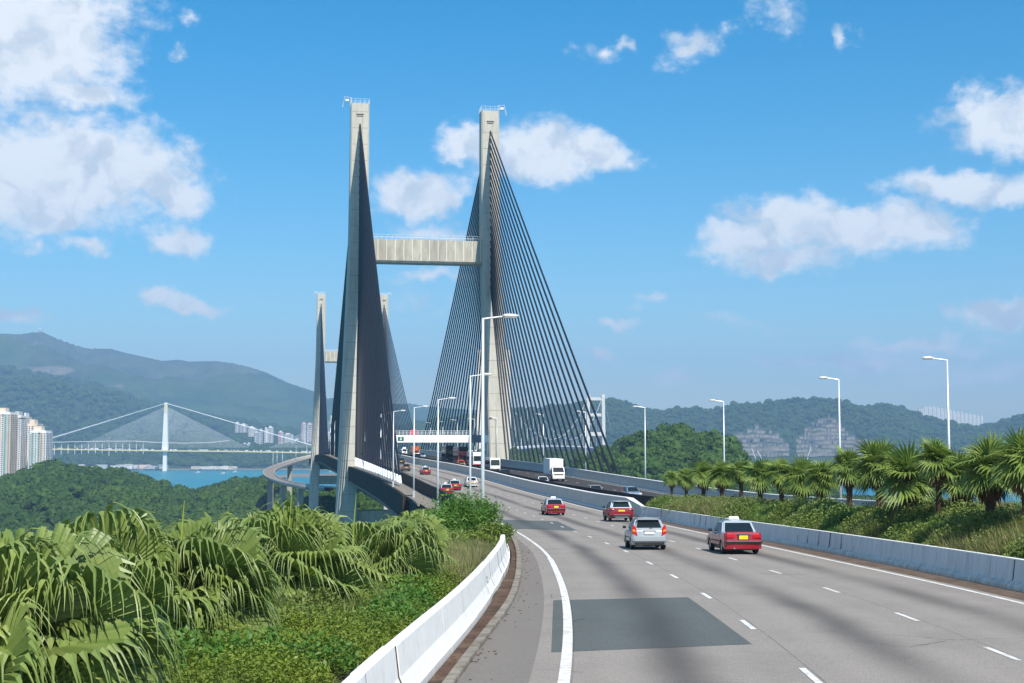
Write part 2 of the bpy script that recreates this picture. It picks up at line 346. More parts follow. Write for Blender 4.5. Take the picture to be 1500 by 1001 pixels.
M['car_blue'] = carpaint('pale_blue_paint', (.36, .46, .55), .4)
M['car_orange'] = carpaint('orange_paint', (.75, .18, .02))
M['car_green'] = carpaint('green_paint', (.04, .16, .09))
M['bus_red'] = carpaint('bus_red_paint', (.45, .03, .04))
M['glass'] = mat('car_glass', (.012, .018, .02), .06, spec=.7)
M['tyre'] = mat('tyre_rubber', (.02, .02, .02), .85)
M['rim'] = mat('wheel_rim', (.45, .46, .47), .35, metal=.7)
M['chrome'] = mat('chrome', (.75, .75, .76), .15, metal=1.0)
M['tail'] = mat('tail_lamp_red', (.45, .01, .01), .2)
M['amber'] = mat('tail_lamp_amber', (.7, .2, .02), .25)
M['headlamp'] = mat('headlamp_glass', (.7, .72, .73), .12)
M['plate_y'] = mat('plate_yellow', (.85, .55, .01), .45)
M['plate_w'] = mat('plate_white', (.8, .8, .78), .45)
M['cargo_white'] = mat('cargo_box_white', (.80, .80, .79), .45)
M['cream_paint'] = carpaint('cream_paint', (.74, .71, .62))
def leafmat(name, cols, rough=.5, trans=.35, sc=1.0, spec=.35):
    """leaf surface with some light passing through; tone varies from piece to piece"""
    m = bpy.data.materials.new(name); m.use_nodes = True; N = NT(m.node_tree); b = m.node_tree.nodes['Principled BSDF']; out = m.node_tree.nodes['Material Output']
    oi = N.n('ShaderNodeObjectInfo').outputs['Random']; g = m.node_tree.nodes.new('ShaderNodeNewGeometry')
    ni = N.noise(g.outputs['Position'], sc, 4, .6); r2 = g.outputs['Random Per Island']
    c = N.mix(N.ramp(ni, .32, .68), cols[0], cols[1])
    c = N.mix(N.math('MULTIPLY', oi, .45), c, cols[2])
    c = N.mix(N.math('MULTIPLY', r2, .4), c, cols[1] if len(cols) < 4 else cols[3])
    setb(b, rough=rough, spec=spec); m.node_tree.links.new(c, b.inputs['Base Color'])
    if trans:
        t = N.n('ShaderNodeBsdfTranslucent', {'Color': N.mix(.5, c, (.35, .5, .06))}); mx = N.n('ShaderNodeMixShader', {0: trans, 1: b.outputs[0], 2: t.outputs[0]})
        m.node_tree.links.new(mx.outputs[0], out.inputs['Surface'])
    return m
M['frond'] = leafmat('palm_frond', [(.125, .195, .04), (.22, .29, .07), (.07, .125, .028), (.33, .39, .12)], .42, .2, 1.2, .45)
M['frond_far'] = leafmat('palm_frond_far', [(.12, .195, .035), (.21, .29, .055), (.075, .135, .025), (.28, .35, .09)], .45, .2, .5, .35)
M['spear'] = leafmat('palm_spear', [(.30, .38, .06), (.36, .44, .08), (.25, .35, .06)], .5, .3)
M['petiole'] = mat('palm_petiole', (.13, .16, .05), .6)
M['dead_leaf'] = nmat('palm_dead_leaf', (.16, .09, .045), (.09, .05, .03), 6, .9)
M['palm_trunk'] = nmat('palm_trunk_fibre', (.11, .065, .04), (.045, .03, .022), 14, .95, (.16, .11, .07), 5, .5, .8, 30)
M['cover'] = leafmat('ground_cover_leaf', [(.10, .165, .018), (.19, .25, .022), (.055, .11, .016), (.25, .29, .035)], .5, .25, .9)
M['cover_dark'] = leafmat('shrub_leaf_dark', [(.085, .14, .026), (.15, .215, .04), (.18, .19, .055), (.19, .25, .05)], .5, .2, .6)
M['shrub_bright'] = leafmat('shrub_leaf_bright', [(.06, .16, .025), (.10, .22, .03), (.05, .12, .02), (.13, .25, .04)], .5, .3, 1.5)
M['grass_dry'] = leafmat('dry_grass', [(.26, .22, .10), (.33, .29, .15), (.16, .19, .06), (.22, .25, .09)], .7, .3, 1.0)
M['grass_green'] = leafmat('tall_grass', [(.12, .19, .04), (.19, .25, .07), (.09, .15, .04), (.25, .27, .11)], .6, .3, 1.0)
M['forest'] = leafmat('forest_crown', [(.024, .062, .010), (.052, .105, .014), (.014, .038, .008), (.075, .12, .02)], .7, 0, .02, .15)
M['bark'] = nmat('tree_bark', (.12, .09, .06), (.07, .055, .04), 8, .95)
M['soil'] = nmat('embankment_soil', (.07, .075, .03), (.045, .05, .022), .6, .95, (.10, .08, .045), .2, .6, coord='World')
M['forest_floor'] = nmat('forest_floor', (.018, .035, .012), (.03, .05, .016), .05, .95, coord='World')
M['rock'] = nmat('shore_rock', (.30, .25, .19), (.2, .165, .13), .3, .9, coord='World')
def hillmat(name, a, b_, c3, scale, amt=.6):
    m = mat(name, a, .95, spec=.1); N = NT(m.node_tree); b = m.node_tree.nodes['Principled BSDF']; g = m.node_tree.nodes.new('ShaderNodeNewGeometry').outputs['Position']
    g = N.n('ShaderNodeMapping', {'Vector': g, 'Scale': (1, .6, 1.4)}).outputs[0]
    c = N.mix(N.ramp(N.noise(g, scale, 8, .65), .38, .62), a, b_)
    c = N.mix(N.math('MULTIPLY', N.ramp(N.noise(g, scale*.22, 6, .6), .48, .62), amt), c, c3)
    c = N.mix(N.ramp(N.noise(g, scale*6, 4, .7), .3, .7), N.mix(.35, c, (0, 0, 0)), c)
    m.node_tree.links.new(c, b.inputs['Base Color'])
    bp = N.n('ShaderNodeBump', {'Height': N.noise(g, scale*3, 8, .7), 'Strength': .8, 'Distance': 14.0}); m.node_tree.links.new(bp.outputs[0], b.inputs['Normal'])
    return m
def scar(m, spots, col):
    N = NT(m.node_tree); b = m.node_tree.nodes['Principled BSDF']; g = m.node_tree.nodes.new('ShaderNodeNewGeometry').outputs['Position']; lk = b.inputs['Base Color'].links[0].from_socket
    w = N.vmath('MULTIPLY', N.vmath('SUBTRACT', N.n('ShaderNodeTexNoise', {'Vector': g, 'Scale': .008, 'Detail': 6}).outputs['Color'], (.5, .5, .5)), (170, 0, 90)); gw = N.vmath('ADD', g, w); c = lk; fine = N.ramp(N.noise(g, .03, 5, .7), .38, .6)
    for p, rx, rz in spots:
        d = N.vmath('LENGTH', N.vmath('MULTIPLY', N.vmath('SUBTRACT', gw, tuple(p)), (1/rx, 0, 1/rz))); c = N.mix(N.math('MULTIPLY', N.ramp(d, 1.1, .8), N.math('ADD', N.math('MULTIPLY', fine, .5), .35)), c, col)
    m.node_tree.links.new(c, b.inputs['Base Color'])
M['mountain'] = hillmat('mountain_scrub', (.040, .090, .040), (.075, .125, .05), (.13, .125, .08), .0022, .45)
scar(M['mountain'], [((P(195, 566, 8300).x, 0, P(195, 566, 8300).z), 130, 40), ((P(108, 530, 8600).x, 0, P(108, 530, 8600).z), 28, 70), ((P(256, 583, 7900).x, 0, P(256, 583, 7900).z), 40, 16)], (.24, .20, .16))
M['midridge'] = hillmat('wooded_ridge', (.03, .07, .022), (.055, .10, .03), (.085, .105, .04), .003, .6)
M['ridge'] = hillmat('green_ridge', (.028, .062, .02), (.045, .085, .026), (.10, .10, .06), .008, .35)
def seamat():
    m = mat('sea_water', (.0, .16, .22), .35, spec=.12); N = NT(m.node_tree); b = m.node_tree.nodes['Principled BSDF']; g = m.node_tree.nodes.new('ShaderNodeNewGeometry').outputs['Position']
    x = N.n('ShaderNodeSeparateXYZ', {0: g}).outputs[0]
    c = N.mix(N.ramp(x, -900, 300), (.004, .23, .26), (.003, .14, .27)); c = N.mix(N.ramp(N.noise(g, .004, 5), .4, .6), c, (.008, .19, .27))
    m.node_tree.links.new(c, b.inputs['Base Color'])
    w = N.noise(N.n('ShaderNodeMapping', {'Vector': g, 'Scale': (1, .4, 1)}).outputs[0], .25, 6, .6)
    bp = N.n('ShaderNodeBump', {'Height': w, 'Strength': .6, 'Distance': .6}); m.node_tree.links.new(bp.outputs[0], b.inputs['Normal']); return m
M['sea'] = seamat()

# ================================================================== sea and land
me = MB().add([(-30000,-2000,0),(30000,-2000,0),(30000,40000,0),(-30000,40000,0)], [(0,1,2,3)])
tag(me.build('sea', M['sea']), kind='structure')

# near embankment that carries the road
gx = np.concatenate([np.arange(-260,-40,10.), np.arange(-40,-12,3.), np.arange(-12,46,1.0), np.arange(46,70,3.), np.arange(70,330,12.)]); gy = np.arange(-50, 330, 4.)
X, Y = np.meshgrid(gx, gy)
def verge_z(x, y):
    """relief of the near land; x, y arrays"""
    z = ZR(y) - .25
    bl, m1, m2, rb = BL(y), MB1(y), MB2(y), RB(y)
    # left verge: gentle bank, then steep fall to the sea
    dl = bl - .35 - x
    w = np.interp(y, [0, 20, 45, 80, 120, 140], [9, 8, 7, 6, 4, 1.5])
    z = np.where(dl > 0, ZR(y) + .15 + .05*dl, z)
    z = np.where(dl > w, ZR(y) + .15 + .05*w - (dl-w)*.62, z)
    # mound between the carriageways
    t = np.clip((x-m1-.5)/np.maximum(m2-m1-1.0, 1), 0, 1)
    crest = np.interp(y, [0, 40, 52, 60, 70, 85, 105, 125, 135], [1.9, 1.5, 1.3, 1.2, 1.1, .95, .75, .5, .15])
    prof = np.clip(np.minimum(t/.35, (1-t)/.25), 0, 1); prof = prof*prof*(3-2*prof)
    z = np.where((x > m1+.4) & (x < m2-.3) & (y < 137), ZR(y) + .25 + crest*prof, z)
    dr = x - rb - .6
    z = np.where(dr > 0, ZR(y) - .2 - np.maximum(dr-2, 0)*.6, z)
    # the land ends under the bridge
    z = np.where(y > 140, z - (y-140)*.55, z)
    return np.maximum(z, -6)
Z = verge_z(X, Y)
grid_mesh('embankment_ground', X, Y, Z, M['soil'])

def hill(name, us, vs_, Yc, Y0, Y1, base_z, material, canopy=0, du=4, ny=46, amp=.12, seed=0, wl=90., back=.55, ridged=False, ucut=None, foot=-3.0):
    """land rising from Y0 (at base_z) to a crest at Yc whose skyline follows (us, vs_), then falling to Y1"""
    uu = np.arange(us[0], us[-1]+.1, du); cv = np.interp(uu, us, vs_)
    cz = np.array([P(u, v, Yc).z for u, v in zip(uu, cv)]) - canopy
    rows = np.linspace(0, 1, ny); X = []; Yr = []; Z = []
    k = (Yc-Y0)/(Y1-Y0)
    for t in rows:
        y = Y0+(Y1-Y0)*t
        if t <= k: s = t/k; s = math.sin(s*math.pi/2)**.85
        else: s = math.cos((t-k)/(1-k)*math.pi/2)*(1-0) if True else 0
        x = (uu-750)/FPX*y
        n = fbm(x/wl, np.full_like(x, y)/wl, 6, seed, ridged)-.5
        env = math.sin(min(1, t/k if t <= k else 1)*math.pi)**.5 if t < k else (.2*math.sin((t-k)/(1-k)*math.pi))
        h = base_z + (cz-base_z)*s + n*amp*(cz-base_z)*2*env
        if t <= .001: h = np.full_like(x, foot)
        X.append(x); Yr.append(np.full_like(x, y)); Z.append(np.maximum(h, foot))
    X, Yr, Z = map(np.array, (X, Yr, Z)); tgt = (cz+canopy-CAMZ)/Yc
    for _ in range(3):   # scale each column so that its skyline is the one surveyed
        ap = (Z+canopy-CAMZ)/Yr; ap[Z <= 1] = -9; r_ = ap.argmax(0); cc = np.arange(len(uu)); f_ = np.clip((tgt*Yr[r_, cc]+CAMZ-canopy)/np.maximum(Z[r_, cc], 4), .3, 2.2)
        f_ = np.convolve(np.pad(f_, 2, 'edge'), np.ones(5)/5, 'valid'); Z = np.where(Z > 0, Z*f_, Z)
    o = grid_mesh(name, X, Yr, Z, material)
    return X, Yr, Z
# distant mountains, left
m_u = [-260,-150,-60,0,26,48,61,83,109,128,160,182,205,237,262,275,314,339,365,390,422,461,480,490,530,590,600,615,650,700,760,900,1100,1400,1560]
m_v = [520,505,494,489,490,487,487,497,506,511,511,517,522,529,527,530,529,532,538,546,561,574,584,583,590,592,591,594,598,601,604,612,618,622,622]
hill('mountain_range', m_u, m_v, 9200, 5600, 12500, 0, M['mountain'], du=2.5, ny=150, amp=.36, seed=3, wl=1100., ridged=True)
RM = hill('wooded_mid_ridge', [-260,-100,0,40,100,150,200,260,330,400,470,520,580], [530,536,541,548,560,573,590,604,618,630,640,648,656], 6600, 4700, 8200, 0, M['midridge'], du=2.5, ny=110, amp=.34, seed=5, wl=650., ridged=True)
RC = hill('coastal_slope', [-200,0,60,140,240,300,380,470,560,640,720], [650,652,655,655,657,652,655,652,650,654,658], 5000, 4150, 5600, 0, M['midridge'], du=2.5, ny=40, amp=.12, seed=6, wl=260.)
# ridge across the right half
r_u = [560,620,700,751,800,840,883,900,921,950,973,1000,1030,1050,1075,1100,1120,1150,1175,1190,1210,1240,1258,1280,1300,1310,1340,1350,1380,1400,1430,1450,1480,1500,1560,1650]
r_v = [628,618,606,598,596,590,585,586,590,598,600,597,599,600,592,590,588,584,583,582,584,589,594,593,591,594,604,609,616,620,623,620,612,607,596,590]
RG = hill('green_ridge', r_u, r_v, 5000, 3920, 6000, 0, M['ridge'], canopy=10, du=2.0, ny=110, amp=.24, seed=9, wl=300., ridged=True)
# wooded islands and headlands with their trees
li_u = [-260,-120,-20,0,27,38,54,72,86,111,130,180,207,216,240,265,287,306,335,355,373,393,418,432,454,500,560,640,700]
li_v = [712,705,699,698,693,689,682,676,676,678,682,687,691,694,706,713,715,709,704,698,697,698,704,713,718,716,712,706,702]
HL = hill('wooded_island', li_u, li_v, 1230, 872, 1560, 0, M['forest_floor'], canopy=8, du=4, ny=50, amp=.13, seed=12, wl=110.)
h2_u = [820,840,852,870,890,910,925,940,956,982,1001,1013,1023,1035,1049,1064,1078,1088,1110,1160,1250,1400]
h2_v = [690,680,672,660,654,644,638,632,626,620,625,636,632,627,632,639,649,668,690,712,722,730]
HR = hill('wooded_headland', h2_u, h2_v, 900, 640, 1150, 0, M['forest_floor'], canopy=7, du=4, ny=46, amp=.10, seed=14, wl=70.)
HC = hill('wooded_far_bank', [540,600,680,740,800,850,900,960], [664,662,661,660,660,661,664,670], 1650, 1300, 2000, 0, M['forest_floor'], canopy=7, du=5, ny=30, amp=.10, seed=15, wl=100.)
def crown_mesh(seed, lumps=11, sub=2, w=4.2, h=5.5):
    rnd = random.Random(seed); bm = bmesh.new()
    for i in range(lumps):
        a = rnd.uniform(0, 6.28); rr = rnd.uniform(0, .62)*w; z = h*(.42+.5*rnd.random()*(1-rr/w*.6)); s = rnd.uniform(.28, .46)*w
        g = bmesh.ops.create_icosphere(bm, subdivisions=sub, radius=s, matrix=Matrix.Translation((rr*math.cos(a), rr*math.sin(a), z)))
        for v in g['verts']:
            d = mnoise.noise(v.co*1.1+Vector((seed*3.1, i, 0)))*.55 + mnoise.noise(v.co*2.6)*.45
            v.co += (v.co-Vector((rr*math.cos(a), rr*math.sin(a), z))).normalized()*d*s*.75
    # loose leaf sprays break the outline
    for i in range(90):
        a = rnd.uniform(0, 6.28); e = rnd.uniform(-.1, 1.5); r = w*rnd.uniform(.75, 1.12)
        c = Vector((r*math.cos(a)*math.cos(e), r*math.sin(a)*math.cos(e), h*.45+h*.62*math.sin(e)*rnd.uniform(.8, 1.1)))
        d1 = Vector((rnd.gauss(0, 1), rnd.gauss(0, 1), rnd.gauss(0, 1))).normalized()*.55; d2 = d1.cross(Vector((rnd.gauss(0, 1), rnd.gauss(0, 1), rnd.gauss(0, 1)))).normalized()*.35
        bm.faces.new([bm.verts.new(c-d1), bm.verts.new(c-d2), bm.verts.new(c+d1), bm.verts.new(c+d2)])
    me = bpy.data.meshes.new('crown'); bm.to_mesh(me); bm.free(); me.materials.append(M['forest']); return me
CROWNS = [crown_mesh(i, 9+i % 4) for i in range(7)]
def later_woods():
    scatter('ridge_woods', sample_hill(RM, 8000, 6650, zmin=20, seed=18, smin=2.2, smax=4.2), CROWNS, 'woods on the darker ridge in front of the left mountains', 'forest')
    scatter('ridge_woods', sample_hill(RC, 5000, 5050, zmin=6, seed=19, smin=1.6, smax=3.0), CROWNS, 'woods on the coastal slope behind the white cable bridge', 'forest')
def sample_hill(H, n, ymax, zmin=3.0, seed=1, smin=.7, smax=1.35):
    X, Y, Z = H; r = np.random.default_rng(seed); out = []; nr, nc = X.shape
    while len(out) < n:
        t = r.random(); i = r.random()*(nr-1.001); j = r.random()*(nc-1.001); i0, j0 = int(i), int(j); a, b = i-i0, j-j0
        f = lambda A: (A[i0, j0]*(1-a)+A[i0+1, j0]*a)*(1-b)+(A[i0, j0+1]*(1-a)+A[i0+1, j0+1]*a)*b
        x, y, z = f(X), f(Y), f(Z)
        if z < zmin or y > ymax: continue
        out.append((x, y, z-1.5, r.uniform(smin, smax)*(1.0+.5*(r.random() < .08)), r.random()*6.28, r.integers(0, 7)))
    return out
scatter('forest_canopy', sample_hill(HL, 7000, 1330, seed=2), CROWNS, 'dense dark green wood covering the low island left of the bridge', 'forest')
scatter('forest_canopy', sample_hill(HR, 3800, 1000, seed=3, smin=.6, smax=1.2), CROWNS, 'dense green wood on the rounded headland right of the bridge cables', 'forest')
scatter('forest_canopy', sample_hill(HC, 2200, 1750, seed=4, smin=.8, smax=1.4), CROWNS, 'dark wood on the low bank seen through the right bridge cables', 'forest')
later_woods()
# pale rocks along the island's waterline
mbk = MB(); rr = random.Random(4)
for i in range(230):
    u = rr.uniform(-40, 420); y = 874+rr.uniform(-3, 5); c = ((u-750)/FPX*y, y, .2); s = rr.uniform(.8, 2.6)
    mbk.box(c, (s*1.6, s*1.3, s), rr.random()*3, 0, .6)
tag(mbk.build('shore_rocks', M['rock']), 'pale rocks along the waterline of the wooded island', 'rocks', kind='stuff')
# terraced quarry faces on the ridge
from mathutils.bvhtree import BVHTree
def bvh_of(name):
    o = bpy.data.objects[name]; return BVHTree.FromPolygons([v.co for v in o.data.vertices], [list(p.vertices) for p in o.data.polygons])
def in_quarry(q):
    c, s = math.cos(PITCH), math.sin(PITCH); k = q[1]*c+(q[2]-CAMZ)*s; u = 750+FPX*q[0]/k; v = 500.5-FPX*((q[2]-CAMZ)*c-q[1]*s)/k
    return (1064 < u < 1156 and v > np.interp(u, [1064,1075,1090,1105,1125,1140,1156], [648,636,631,625,629,637,646])) or (1166 < u < 1272 and v > np.interp(u, [1166,1180,1195,1212,1225,1245,1272], [646,630,616,611,616,634,648]))
scatter('ridge_woods', [q for q in sample_hill(RG, 10500, 5050, zmin=12, seed=8, smin=1.2, smax=2.5) if not in_quarry(q)], CROWNS, 'woods covering the long green ridge on the right skyline', 'forest')
BV_RIDGE = bvh_of('green_ridge'); EYE = Vector((0, 0, CAMZ))
def on_hill(bv, u, v):
    d = (P(u, v, 100)-EYE).normalized(); h = bv.ray_cast(EYE, d); return h[0]
def quarry(ul, ur, pts_top, v_bot, n, label):
    root = thing('quarry_terraces', label, 'quarry', P((ul+ur)/2, v_bot, 3600)); L0 = root.location
    us = np.linspace(ul, ur, 44)
    for k in range(n):
        b = MB(); segs = []
        for i, u in enumerate(us):
            lim = np.interp(u, pts_top[0], pts_top[1])+3*math.sin(u*.35+k*2.1)+2*math.sin(u*.83+k)
            va = v_bot-(v_bot-601)*k/n - .8*math.sin(u*.11+k*1.3)-.4*math.sin(u*.31+k); vb = v_bot-(v_bot-601)*(k+1)/n - .8*math.sin(u*.11+(k+1)*1.3)-.4*math.sin(u*.31+k+1)
            ha, hb = on_hill(BV_RIDGE, u, va), on_hill(BV_RIDGE, u, vb)
            if vb < lim or ha is None or hb is None: segs.append(None); continue
            j = rr.uniform(0, 7); ya = ha.y-14+j; yb = max(hb.y-14, ya+3); top = P(u, vb, yb)
            lip = P(u, va+(vb-va)*.55, ya+4); segs.append((P(u, va, ya)-L0-Vector((0, 0, 1.5)), lip-L0, top-L0))
        for i in range(len(us)-1):
            if segs[i] and segs[i+1]:
                a, c = segs[i], segs[i+1]
                b.add([a[0], c[0], c[1], a[1]], [(0,1,2,3)], 0); b.add([a[1], c[1], c[2], a[2]], [(0,1,2,3)], 1)
        if b.f: b.build('bench', [M['quarry'], M['quarry_scrub']], root)
M['quarry'] = nmat('quarry_rock', (.24, .215, .185), (.17, .155, .13), .12, .95, (.06, .075, .04), .014, .7, coord='World', stretch=(1, 1, 2))
M['quarry_scrub'] = nmat('quarry_scrub', (.035, .055, .025), (.15, .135, .11), .03, .95, coord='World')
quarry(1064, 1156, ([1064,1075,1090,1105,1125,1140,1156], [644,632,628,622,626,634,642]), 668, 10, 'pale stepped quarry face on the ridge, the left one of two behind the palms')
quarry(1166, 1272, ([1166,1180,1195,1212,1225,1245,1272], [642,626,612,607,612,630,644]), 668, 11, 'tall pale stepped quarry face on the ridge, right of the other quarry')
# flat reclaimed land and port along the far shore
tag(MB().box((230, 3250, 1.5), (1500, 260, 3)).build('far_shore_ground', M['rock']), kind='structure')
tag(MB().box((-1350, 4150, 1.5), (2100, 120, 3)).build('left_shore_ground', M['rock']), kind='structure')
# ================================================================== road surface
def strip(name, fa, fb, y0, y1, dz, material, step=2.0, nx=1, kind='structure', parent=None, uvf=None, thick=0):
    ys = np.arange(y0, y1+.01, step); mb = MB(); V = []; UV = []
    for y in ys:
        a, b = float(fa(y)), float(fb(y))
        for i in range(nx+1):
            x = a+(b-a)*i/nx; V.append((x, y, float(ZR(y))+dz)); UV.append(uvf(x, y) if uvf else (i/nx, y))
    n = nx+1; F = [(r*n+i, r*n+i+1, (r+1)*n+i+1, (r+1)*n+i) for r in range(len(ys)-1) for i in range(nx)]
    mb.add(V, F, 0, UV); o = mb.build(name, material, parent); 
    if kind: tag(o, kind=kind)
    return o
def laneuv(x, y):
    s, r = float(SOL(y)), float(SR(y)); return ((x-s)/(r-s)*3.0, y)
strip('road', lambda y: float(SOL(y))-.6, lambda y: float(SR(y))+.35, -40, 1150, 0, M['asphalt'], 1.0, 12, uvf=laneuv)
strip('hard_shoulder', lambda y: float(KB(y) if y < 120 else BL(y)+.3)+.0, lambda y: float(SOL(y))-.6, -40, 1150, 0, M['asphalt_shoulder'], 1.0, 2)
strip('margin', lambda y: float(SR(y))+.35, lambda y: float(MB1(y))+.1, -40, 1150, 0, M['rust_soil'], 1.0)
strip('opposite_road', lambda y: float(MB2(y))-.1, lambda y: float(RB(y))+.1, -30, 1150, 0, M['asphalt_new'], 2.0, 3)
strip('paved_nose', lambda y: float(MB1(y))+.2, lambda y: float(MB2(y))-.1, 121, 1150, -.35, M['rust_soil'], 2.0)
# kerb stone and brown drainage channel on the left
ch = strip('drainage_channel', lambda y: float(BL(y))+.05, lambda y: float(KB(y))-.2, -40, 118, -.02, M['channel'], 1.0)
kb = thing('kerb', 'weathered concrete kerb stones between the asphalt shoulder and the brown drainage channel', 'kerb', (float(KB(24)), 24, float(ZR(24))))
kL = kb.location
def sweep_seg(fx, y0, y1, prof, mats, n=3, m=0, end=True, gap=0.0):
    """a profile [(offset, height)] carried along a plan curve from y0 to y1"""
    mb = MB(); rows = []
    for i in range(n+1):
        y = y0+gap+(y1-y0-2*gap)*i/n; x = float(fx(y)); dx = float(fx(y+.5)-fx(y-.5)); nrm = Vector((1, -dx, 0)).normalized()
        rows.append([Vector((x, y, float(ZR(y))))+nrm*o+Vector((0, 0, h)) for o, h in prof])
    k = len(prof); V = [p for r in rows for p in r]
    F = [(r*k+i, r*k+(i+1) % k, (r+1)*k+(i+1) % k, (r+1)*k+i) for r in range(n) for i in range(k)]
    if end: F += [tuple(range(k)), tuple(n*k+i for i in reversed(range(k)))]
    mb.add(V, F, m); return mb
def shift(mb, L): mb.v = [(p[0]-L[0], p[1]-L[1], p[2]-L[2]) for p in mb.v]; return mb
y = 14.0; i = 0
while y < 118:
    L = 0.92
    j = random.uniform(-.012, .012)
    shift(sweep_seg(lambda q: KB(q)+j, y, y+L, [(-.2, -.1), (-.2, .075+j), (-.17, .095+j), (-.01, .095+j), (0, .07+j), (0, -.1)], None, 1, gap=.012), kL).build('kerb_stone', M['kerb'], kb)
    y += L; i += 1
# painted lines: each dash its own piece of paint on the road
LANE = lambda k, y: float(SOL(y))+(float(SR(y))-float(SOL(y)))*k/3.0
def line(name, fx, y0, y1, w, step=2.0, dz=.008):
    o = strip(name, lambda y: fx(y)-w/2, lambda y: fx(y)+w/2, y0, y1, dz, M['paint'], step); return o
line('edge_line', lambda y: float(SOL(y)), -20, 61, .21, 1.0)
line('edge_line', lambda y: float(SOL(y)), 61, 1100, .16, 1.0)
line('edge_line', lambda y: float(SR(y)), -20, 1100, .17, 1.0)
dash1 = [24.6-6, 24.4, 32.6, 40.5, 48.7, 56.6, 66.0, 74.4, 83]; 
while dash1[-1] < 420: dash1.append(dash1[-1]+8.4)
dash2 = [19, 27.4, 34.4, 42.6, 51.0, 59.6, 68.3]
while dash2[-1] < 420: dash2.append(dash2[-1]+8.6)
for k, ds in ((1, dash1), (2, dash2)):
    for y0 in ds: line('lane_dash', lambda y, k=k: LANE(k, y), y0, y0+2.05, .13, .5)
for k, f in ((1, lambda y: float(MB2(y))+(float(RB(y))-float(MB2(y)))*.38), (2, lambda y: float(MB2(y))+(float(RB(y))-float(MB2(y)))*.68)):
    y0 = 100
    while y0 < 420: line('lane_dash', f, y0, y0+2.2, .13, .5); y0 += 9
line('edge_line', lambda y: float(RB(y))-1.0, 60, 1100, .16, 2.0)
# asphalt repairs
def patch(pts, sub=10):
    a, b, c, d = pts; mb = MB(); V = []; n = sub+1
    for i in range(n):
        for j in range(n):
            s, t = i/sub, j/sub; x = (a[0]*(1-s)+b[0]*s)*(1-t)+(d[0]*(1-s)+c[0]*s)*t; y = (a[1]*(1-s)+b[1]*s)*(1-t)+(d[1]*(1-s)+c[1]*s)*t
            V.append((x, y, float(ZR(y))+.004))
    mb.add(V, [(i*n+j, (i+1)*n+j, (i+1)*n+j+1, i*n+j+1) for i in range(sub) for j in range(sub)])
    mb.uv = [[laneuv(*V[i][:2]) for i in f] for f in mb.f]; tag(mb.build('asphalt_patch', M['patch']), kind='structure')
patch([(.78, 28.6), (4.98, 29.9), (5.02, 41.0), (1.15, 40.0)])
patch([(-.2, 97.5), (4.3, 93.5), (3.6, 113), (-1.2, 117)])
# small litter and leaves lying on the channel and road
deb = MB(); rr = random.Random(9)
for i in range(420):
    y = rr.uniform(20, 105); x = float(BL(y))+.15+abs(rr.gauss(0, .32)) if rr.random() < .8 else float(KB(y))+abs(rr.gauss(0, .5))
    s = rr.uniform(.012, .045); deb.box((x, y, float(ZR(y))+.012), (s*2, s, .01), rr.random()*3)
tag(deb.build('leaf_litter', M['dead_leaf']), 'scraps of dry leaf and grit lying along the brown drainage channel', 'litter', kind='stuff')

# ================================================================== barriers (cast segment by segment)
def barrier(label, fx, y0, y1, seg, prof, material, group, name='concrete_barrier', n=2, gap=.015, jit=.006, cap=None, joint=False):
    M.setdefault('joint', None) or M.__setitem__('joint', mat('joint_filler', (.05, .045, .04), .9))
    root = thing(name, label, 'barrier', (float(fx(y0)), y0, float(ZR(y0))), 0, group); L = root.location; y = y0
    while y < y1-.01:
        ye = min(y+seg, y1); j = random.uniform(-jit, jit)
        shift(sweep_seg(lambda q: fx(q)+j, y, ye, prof, None, n, gap=gap), L).build('segment', material, root)
        if cap:
            shift(sweep_seg(lambda q: fx(q)+j, y, ye, cap, None, n, gap=gap), L).build('coping', M['white_concrete'], root)
        if joint and y > y0: shift(sweep_seg(fx, y-.08, y+.08, [(p[0]-.006*(1 if prof[2][0] < 0 else -1), p[1]-(.006 if p[1] > .5 else 0)) for p in prof], None, 1), L).build('joint_filler', M['joint'], root)
        y = ye
    return root
NJ_L = [(0, -.3), (0, .08), (-.05, .1), (-.16, .34), (-.22, .84), (-.42, .84), (-.5, -.3)]          # faces right
NJ_R = [(0, -.3), (.0, .09), (.07, .12), (.13, .34), (.20, .90), (.40, .90), (.48, -.3)]         # faces left
LB = barrier('white painted concrete barrier curving along the left edge of the road below the palms', BL, 17, 122, 3.0, NJ_L, M['white_concrete'], None, n=2, gap=.022, jit=.014, joint=True)
RBR = barrier('low grey concrete barrier with white foot between the right lanes and the planted reserve', MB1, 20, 124, 2.0, NJ_R, M['grey_barrier'], None, n=1, gap=.007, jit=.01, joint=True)
M['foot'] = barrier_mat('worn_painted_foot', (.74, .69, .60), (.52, .47, .40), (.25, .2, .15), .7)
mb = sweep_seg(MB1, 20, 124, [(-.05, -.1), (-.05, .11), (.10, .25), (.15, .25), (.15, -.1)], None, 60); shift(mb, RBR.location).build('painted_foot', M['foot'], RBR)
mb = sweep_seg(MB1, 20, 124, [(.195, .895), (.195, .925), (.41, .925), (.41, .895)], None, 60); shift(mb, RBR.location).build('painted_top', M['white_concrete'], RBR)
